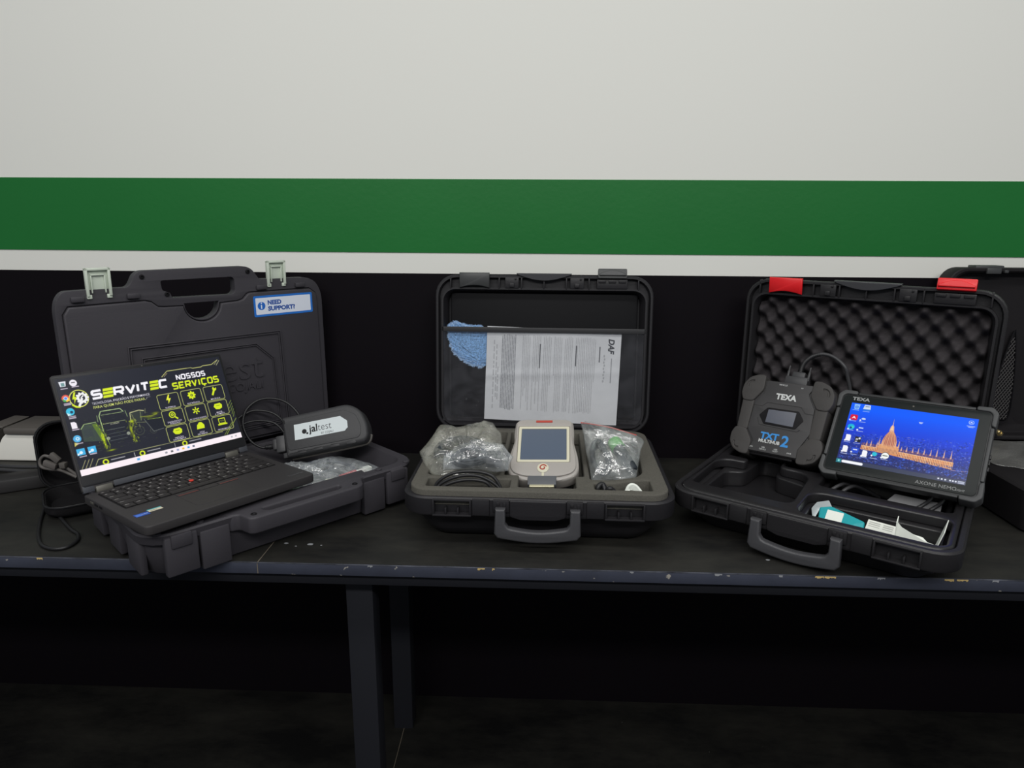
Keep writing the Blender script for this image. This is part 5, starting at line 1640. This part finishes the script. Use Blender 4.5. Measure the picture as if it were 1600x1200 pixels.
# ------------------------------------------------------------------ far right: another open case
M_FAR = mat('black far case plastic', S(30, 28, 30), .6, .2, bump=(200, .15))
fm = mx((1.125, -.215, 0.0006), (0, 0, 0))
fc = thing('instrument_case', 'open black instrument case standing behind the case with red latches', 'case', fm)
def fl(ins, r, z):
    return (rrect(.46 - 2 * ins, .36 - 2 * ins, r, 0, 0, 6), z)
obj('base_shell', loft([fl(.012, .02, 0), fl(.004, .025, .004), fl(.0, .03, .06), fl(.0, .03, .078), fl(.003, .03, .080), fl(.010, .025, .080), fl(.012, .025, .050), fl(.03, .02, .048)]), M_FAR, fc)
obj('base_cover', boxes([((0, 0, .068), (.430, .330, .018), .006)]), M_FAR, fc)
obj('hinge_rail', boxes([((0, .172, .088), (.42, .012, .016), .003)]), M_FAR, fc)
lf = mx((0, .176, .080), (PI / 2 - .02, 0, 0))
def fll(ins, z, r=.035):
    return (rect_lim(-.245 + ins, .245 - ins, .0 + ins, .380 - ins, r, 6), z)
l2 = obj('lid', loft([fll(.012, -.022), fll(.003, -.018), fll(0, -.010), fll(0, .030), fll(.002, .032), fll(.006, .032), fll(.010, .028), fll(.012, .010), (rect_lim(-.052, .225, .03, .345, .03, 6), .006), (rect_lim(-.046, .220, .034, .340, .03, 6), -.012)]), M_FAR, fc, lf)
for x in (-.160, -.02):
    bm = bmesh.new()
    add_box(bm, (x, .380, .012), (.060, .010, .030), .002)
    add_box(bm, (x + .004, .374, .034), (.030, .012, .006), .0015)
    add_box(bm, (x + .030, .373, .033), (.008, .006, .008), .001)
    obj('lid_catch', from_bm(bm), M_LATCHG, l2)
# mesh pocket on the lid lining
pg = [(-.112, .050), (-.066, .040), (-.062, .120), (-.074, .230), (-.082, .235), (-.100, .140)]
obj('mesh_pocket_back', plate(rpoly(pg, .006), (), .010, .013, .001), M_DARK, l2)
bm = bmesh.new()
def inside(x, y):
    c_ = False
    for i in range(len(pg)):
        (x1, y1), (x2, y2) = pg[i - 1], pg[i]
        if (y1 > y) != (y2 > y) and x < (x2 - x1) * (y - y1) / (y2 - y1) + x1:
            c_ = not c_
    return c_
for k in range(-40, 60):
    for sgn in (1, -1):
        run = []
        for q in range(0, 60):
            y = .04 + q * .0035
            x = -.09 + k * .007 + sgn * (y - .13) * .7
            if inside(x, y):
                run.append((x, y, .0145))
            else:
                if len(run) > 1:
                    tube([run[0], run[-1]], .0006, 4, 1, bm=bm)
                run = []
        if len(run) > 1:
            tube([run[0], run[-1]], .0006, 4, 1, bm=bm)
o = obj('mesh_net', from_bm(bm), mat('grey net', S(84, 82, 82), .6, .3), l2)
o['kind'] = 'stuff'
obj('net_hem', tube([(p[0], p[1], .014) for p in pg], .0022, 6, 4, closed=True), M_DARK, l2)
# brass fittings in the pocket
br = thing('brass_fitting', 'small brass fitting lying at the foot of the mesh pocket', 'fitting', fm @ mx((-.105, .128, .106), (.2, .5, .5)))
obj('barrel', lathe([(.003, 0), (.0045, .001), (.0045, .012), (.003, .013), (.003, .020)], 12), M_BRASS, br, mx((0, 0, 0), (0, PI / 2, 0)))
obj('nut', lathe([(.006, 0), (.0065, .001), (.0065, .006), (.006, .007)], 6), M_BRASS, br, mx((.010, 0, 0), (0, PI / 2, 0)))
# clear folder lying on it
o = obj('clear_folder', bag_mesh([(-.13, -.045), (-.135, .10), (-.03, .115), (.13, .11), (.13, -.09), (-.02, -.10)], .010, 21, wr=.004, fr=14), mat_film('grey clear folder', .13, S(190, 190, 186), 8, .2), None, fm @ mx((-.07, .028, .0795)))
tag(o, 'glossy clear plastic folder lying on the open instrument case', 'folder')
